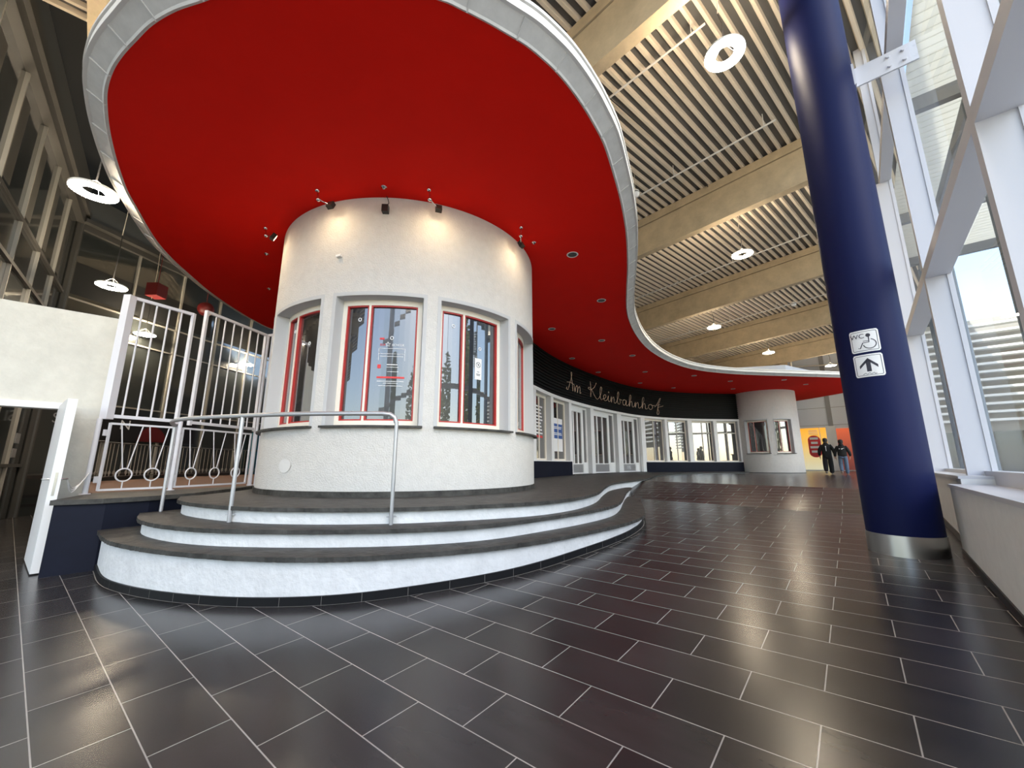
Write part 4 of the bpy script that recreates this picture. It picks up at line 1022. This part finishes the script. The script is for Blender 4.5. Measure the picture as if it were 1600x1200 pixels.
# ---------------------------------------------------------------- far end of the hall
EW = Vector((22.2, 30.2)); EA = Vector((.777, -.629)); EN = Vector((-.629, -.777))
def ep(s_, d, z): p = EW + EA * s_ + EN * d; return Vector((p.x, p.y, z))
def ebox(mb, s0, s1, d0, d1, z0, z1):
    vs = [ep(s_, d, z) for z in (z0, z1) for d in (d0, d1) for s_ in (s0, s1)]
    mb.add(vs, [(0, 2, 3, 1), (4, 5, 7, 6), (0, 1, 5, 4), (2, 6, 7, 3), (0, 4, 6, 2), (1, 3, 7, 5)])
mb = MB(); ebox(mb, -4.5, 7, -.3, 0, .5, 9.6); w = struct('wall_end', mb, 'endwall', 'pale grey panelled end wall of the hall', 'wall')
mb = MB(); ebox(mb, 1.4, 1.68, 0, .12, 3.95, 9.5); mb.build('pilaster', 'darkstrip', w)
mb = MB()
for z in (4.02, 5.3, 6.6, 8): ebox(mb, -4.5, 7, 0, .012, z, z + .03)
mb.build('panel_joints', 'darkstrip', w)
mb = MB()
for s0, s1 in ((-1.0, -.36), (1.2, 1.75), (3.2, 3.5)): ebox(mb, s0, s1, 0, .10, .6, 3.95)
ebox(mb, -1, 3.5, 0, .1, .6, .8); mb.build('shop_frames', 'white', w)
t = thing('poster_window', 'glowing yellow shop window with a red sign, behind the walking people', 'shop window', ep(.4, .05, .75))
mb = MB(); ebox(mb, -.36, 1.2, .01, .05, .8, 3.85); mb.build('backlit_poster', 'yellow', t)
mb = MB()
P = []
for x, z in rrect(.75, 1.6, .36, 8): P.append(ep(.42 + x, .06, 2.5 + z))
mb.add(P, [tuple(range(len(P)))]); mb.build('red_badge', 'redsign', t)
mb = MB()
for i, ww in enumerate((.5, .4, .55, .45)): ebox(mb, .42 - ww / 2, .42 + ww / 2, .062, .066, 3.0 - i * .32, 3.16 - i * .32)
for i in range(3): ebox(mb, .15, .7, .052, .056, 3.38 + i * .13, 3.43 + i * .13)
ebox(mb, .8, .84, .05, .056, .8, 3.85)
mb.build('white_print', 'paper', t)
t = thing('poster_window', 'glowing orange red shop window partly behind the navy column', 'shop window', ep(2.5, .05, .75))
mb = MB(); ebox(mb, 1.78, 3.2, .01, .05, .8, 3.75); mb.build('backlit_poster', 'orange', t)
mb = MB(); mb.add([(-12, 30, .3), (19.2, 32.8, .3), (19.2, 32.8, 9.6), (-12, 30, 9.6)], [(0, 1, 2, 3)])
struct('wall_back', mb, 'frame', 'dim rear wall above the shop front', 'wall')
mb = MB(); mb.add([(-9.8, 26.5, -.5), (-9.9, 31, -.5), (-9.9, 31, 9.4), (-9.8, 26.5, 9.4)], [(0, 1, 2, 3)])
struct('wall_side', mb, 'darkroom', 'dark closing wall at the end of the passage', 'wall')
p = (19.6, 28.2); mb = MB(); mb.box(p[0] - .3, p[0] + .3, p[1] - .3, p[1] + .3, .7, 8.9); tag(mb.build('concrete_post', 'concrete'), 'square concrete post rising behind the canopy tip', 'post')
mb = MB(); mb.tube([(19.9, 27.6, 5.6), (19.9, 27.6, 9.0)], .07, 10); tag(mb.build('roof_stay', 'lampbody'), 'slim pale upright beside the concrete post behind the canopy', 'post')
mb = MB(); mb.tube([ep(-.3, .3, 8.6), ep(4, .3, 8.3)], .06, 10); mb.tube([ep(-.2, .3, 7.2), ep(-.2, .3, 8.6)], .05, 8); tag(mb.build('wall_pipe', 'lampbody'), 'pale pipe high on the grey end wall', 'pipe')

# ---------------------------------------------------------------- pendant ring lamps
def roof_z(x, y): 
    d = Vector((x, y)) - RP.to_2d(); det = E1.x * E2.y - E1.y * E2.x; v = (E1.x * d.y - E1.y * d.x) / det; return RP.z + v * E2.z
LMP = [((3.36, 5.15, 7.6), 'largest glowing ring pendant lamp, hanging beside the navy column top'), ((7.12, 11.28, 7.6), 'second glowing ring pendant lamp along the canopy edge, past the joint-line beam'), ((9.59, 17.99, 7.6), 'third glowing ring pendant lamp along the canopy edge'),
       ((14.98, 22.43, 7.6), 'fourth glowing ring pendant lamp, above the grey box on the canopy'), ((21.04, 25.53, 7.6), 'last glowing ring pendant lamp, before the grey end wall'), ((-6.65, 5.61, 5.5), 'glowing ring pendant lamp nearest the dark side glazing and canopy edge'),
       ((-9.77, 9.06, 5.5), 'glowing ring pendant lamp over the limewashed wall'), ((-12.3, 12.75, 5.5), 'glowing ring pendant lamp seen through the two-ring gate grille'), ((-11.6, 16.9, 5.5), 'glowing ring pendant lamp seen through the three-ring gate grille'), ((-.6, -1.4, 7.6), 'added glowing ring pendant lamp overhead, out of view, to light the hall and floor'), ((-4.6, -7.4, 7.6), 'added unseen ring pendant lamp behind the viewer, to light the hall'), ((-9.5, -13, 7.6), 'added unseen ring pendant lamp far behind the viewer, to light the hall')]  # last three lamps are out of view, added to brighten the hall
for i, (p, lb) in enumerate(LMP):
    t = thing('ring_pendant_lamp', lb, 'lamp', p, 'glowing ring pendant lamps')
    mb = MB(); mb.lathe([(.14, -.02), (.285, -.02), (.285, .012), (.14, .012)], p, 40, closed=True); mb.build('ring', 'lamp', t)
    mb = MB(); mb.lathe([(.285, -.012), (.293, -.012), (.293, .02), (.285, .02)], p, 40, closed=True)
    for a in range(3): mb.tube([(p[0] + .2 * math.cos(a * 2.1), p[1] + .2 * math.sin(a * 2.1), p[2] + .03), (p[0], p[1], p[2] + .2)], .0022, 5)
    mb.build('housing', 'lampbody', t)
    zr = roof_z(p[0], p[1]) + .02; h = zr - p[2]
    mb = MB(); mb.tube([(p[0], p[1], p[2] + .19), (p[0] + .02, p[1], p[2] + .19 + h * .2), (p[0] - .02, p[1] + .02, p[2] + h * .4)], .011, 6); mb.build('lower_cord', 'blackpl', t)
    mb = MB(); mb.tube([(p[0] - .02, p[1] + .02, p[2] + h * .4), (p[0] + .03, p[1], p[2] + h * .7), (p[0], p[1], zr)], .009, 6); mb.build('upper_cord', 'cable', t)
for i, (p, lb) in enumerate((((3.51, 10.03, 8.78), 'white ball detector hanging close to the canopy edge'), ((13.59, 18.08, 8.8), 'white ball detector hanging beside the navy column'), ((20.6, 25.0, 8.5), 'small distant white ball detector near the grey end wall'))):
    t = thing('ball_detector', lb, 'detector', p, 'white ball detectors on cords')
    mb = MB(); mb.ball(p, .115, 20, 14); mb.build('ball', 'paper', t)
    mb = MB(); mb.lathe([(.1165, -.012), (.1165, .012)], p, 20); mb.build('slot_band', 'frame', t)
    mb = MB(); zr = roof_z(p[0], p[1]); mb.tube([(p[0], p[1], p[2] + .1), (p[0], p[1], max(zr, p[2] + .5) + .03)], .006, 6); mb.build('cord', 'cable', t)

# ---------------------------------------------------------------- people
def skin(name, verts, edges, rad, m, parent, lev=2, root=0):
    me = bpy.data.meshes.new(name); me.from_pydata(verts, edges, []); me.materials.append(M[m])
    o = bpy.data.objects.new(name, me); C.objects.link(o); o.parent = parent
    sk = o.modifiers.new('skin', 'SKIN'); sk.use_smooth_shade = True
    for i, r in enumerate(rad):
        r = r if isinstance(r, tuple) else (r, r); me.skin_vertices[0].data[i].radius = r
    me.skin_vertices[0].data[root].use_root = True
    sb = o.modifiers.new('sub', 'SUBSURF'); sb.levels = lev; sb.render_levels = lev
    return o
def person(loc, h, face, label, long_coat, legs):
    k = h / 1.75; t = thing('person', label, 'person', loc, None, face)
    S = lambda P: [(x * k, y * k, z * k) for x, y, z in P]
    # local +y is the walking direction
    (lk, la, lt), (rk, ra, rt) = legs
    V = [(0, 0, .95), (0, 0, 1.18), (0, .0, 1.40), (0, .01, 1.50), (0, .03, 1.60), (0, .03, 1.70),
         (-.10, 0, .90), lk, la, lt, (.10, 0, .90), rk, ra, rt,
         (-.15, 0, 1.34), (-.26, -.02, 1.13), (-.28, .06, .88), (.15, 0, 1.34), (.26, .02, 1.13), (.28, .09, .90)]
    E = [(0, 1), (1, 2), (2, 3), (3, 4), (4, 5), (0, 6), (6, 7), (7, 8), (8, 9), (0, 10), (10, 11), (11, 12), (12, 13), (2, 14), (14, 15), (15, 16), (2, 17), (17, 18), (18, 19)]
    Rr = [(.13, .09), (.12, .09), (.12, .08), .052, (.078, .092), (.07, .08), .085, .06, .042, (.045, .035), .085, .06, .042, (.045, .035), .058, .045, .032, .058, .045, .032]
    skin('body', S(V), E, [(r * k if not isinstance(r, tuple) else (r[0] * k, r[1] * k)) for r in Rr], 'skin', t)
    # face: nose and ears stay on the far side of the head
    mb = MB(); mb.ball((0, .125 * k, 1.62 * k), .016 * k, 10, 8, 1.4); mb.ball((-.082 * k, .03 * k, 1.62 * k), .02 * k, 10, 8, 1.5); mb.ball((.082 * k, .03 * k, 1.62 * k), .02 * k, 10, 8, 1.5)
    me = mb.build('ears_and_nose', 'skin'); me.parent = t
    # hands: palm with five bent fingers
    for sx, hv in ((-1, V[16]), (1, V[19])):
        hx, hy, hz = hv; vs = [(hx, hy, hz), (hx, hy + .02, hz - .06)]; ed = [(0, 1)]; rd = [(.026, .018), (.034, .018)]
        for f_ in range(4):
            y0 = hy - .012 + f_ * .020; b = len(vs); L = (.06, .072, .068, .052)[f_]
            vs += [(hx, y0, hz - .095), (hx - sx * .008, y0 + .004, hz - .095 - L * .5), (hx - sx * .022, y0 + .008, hz - .095 - L)]; ed += [(1, b), (b, b + 1), (b + 1, b + 2)]; rd += [.010, .009, .008]
        b = len(vs); vs += [(hx - sx * .012, hy + .055, hz - .06), (hx - sx * .02, hy + .072, hz - .10)]; ed += [(1, b), (b, b + 1)]; rd += [.011, .009]
        skin('hand', S(vs), ed, [(r * k if not isinstance(r, tuple) else (r[0] * k, r[1] * k)) for r in rd], 'skin', t, 1)
    # trousers
    def lp(kn, an, f): return tuple(kn[i] + (an[i] - kn[i]) * f for i in range(3))
    tv = [(0, 0, 1.01), (-.10, 0, .86), lk, lp(lk, la, 1.08), (.10, 0, .86), rk, lp(rk, ra, 1.08)]
    wd = 1.35 if long_coat else 1.12
    skin('trousers', S(tv), [(0, 1), (1, 2), (2, 3), (0, 4), (4, 5), (5, 6)], [(.155 * k, .12 * k), .105 * k, .085 * k * wd, .07 * k * wd, .105 * k, .085 * k * wd, .07 * k * wd], 'jacket' if long_coat else 'jeans', t)
    # jacket with sleeves
    low = .70 if long_coat else .86
    jv = [(0, 0, 1.18), (0, -.0, low), (0, 0, 1.36), (0, .0, 1.48), (-.17, 0, 1.39), (-.28, -.02, 1.13), (-.30, .055, .90), (.17, 0, 1.39), (.28, .02, 1.13), (.31, .08, .92)]
    skin('jacket', S(jv), [(0, 1), (0, 2), (2, 3), (2, 4), (4, 5), (5, 6), (2, 7), (7, 8), (8, 9)], [(q[0] * k, q[1] * k) if isinstance(q, tuple) else q * k for q in [(.205, .15), (.205, .15), (.205, .155), (.12, .105), .092, .078, .06, .092, .078, .06]], 'jacket', t)
    mb = MB(); mb.lathe([(.0001, .115), (.05, .108), (.085, .075), (.097, .02), (.092, -.05), (.075, -.09)], (0, .018 * k, 1.645 * k), 20); o = mb.build('hair', 'hair'); o.parent = t
    mb = MB(); mb.lathe([(.21, 1.30), (.19, 1.385), (.13, 1.445), (.088, 1.49), (.082, 1.545), (.07, 1.545)], (0, 0, 0), 24); mb.v = [(x * k, (y * .74 + .005) * k, z * k) for x, y, z in mb.v]; o = mb.build('collar', 'jacket'); o.parent = t
    if not long_coat:
        mb = MB(); mb.tube([(-.075 * k, -.03 * k, 1.50 * k), (0, -.10 * k, 1.46 * k), (.075 * k, -.03 * k, 1.50 * k)], [.03, .045, .03], 10); o = mb.build('hood', 'jacket'); o.parent = t
    mb = MB()
    if long_coat: mb.box(-.012, .012, -.19, -.155, 1.12, 1.34); mb.box(-.02, .02, -.19, -.155, 1.32, 1.36)
    else:
        v = [(-.02, -.165, 1.30), (.12, -.165, 1.33), (.02, -.165, 1.26), (.0, -.165, 1.245)]; mb.add([(x, y - .01, z) for x, y, z in v] + [(x, y + .02, z) for x, y, z in v], [(0, 1, 2, 3), (7, 6, 5, 4), (0, 4, 5, 1), (1, 5, 6, 2), (2, 6, 7, 3), (3, 7, 4, 0)]); mb.box(-.1, -.06, -.175, -.15, 1.27, 1.31)
    for q in range(len(mb.v)): mb.v[q] = tuple(c * k for c in mb.v[q])
    o = mb.build('back_print', 'paper'); o.parent = t
    for (an, to) in ((la, lt), (ra, rt)):
        an, to = Vector(an), Vector(to); d = (to - an); he = an + Vector((0, -.05, -.03)) if abs(d.z) < .09 else an + Vector((0, -.03, -.06))
        skin('shoe', S([tuple(he), tuple(an + Vector((0, .02, -.02))), tuple(to)]), [(0, 1), (1, 2)], [.045 * k, (.052 * k, .05 * k), (.05 * k, .038 * k)], 'shoe', t, 1)
    return t
FACE = -math.atan2(.64, .77)
stride = (((-.11, .0, .50), (-.11, -.10, .16), (-.11, -.02, .045)), ((.10, .06, .49), (.10, .03, .085), (.10, .17, .04)))
person((15.31, 19.65, .73), 1.74, FACE, 'person in black coat and wide black trousers walking away toward the end wall', True, stride)
stride2 = (((-.11, .04, .50), (-.11, -.16, .20), (-.11, -.09, .05)), ((.10, .03, .49), (.10, .02, .085), (.10, .16, .04)))
person((15.60, 19.09, .73), 1.63, FACE, 'person in black hooded jacket and blue jeans walking away beside the navy column', False, stride2)
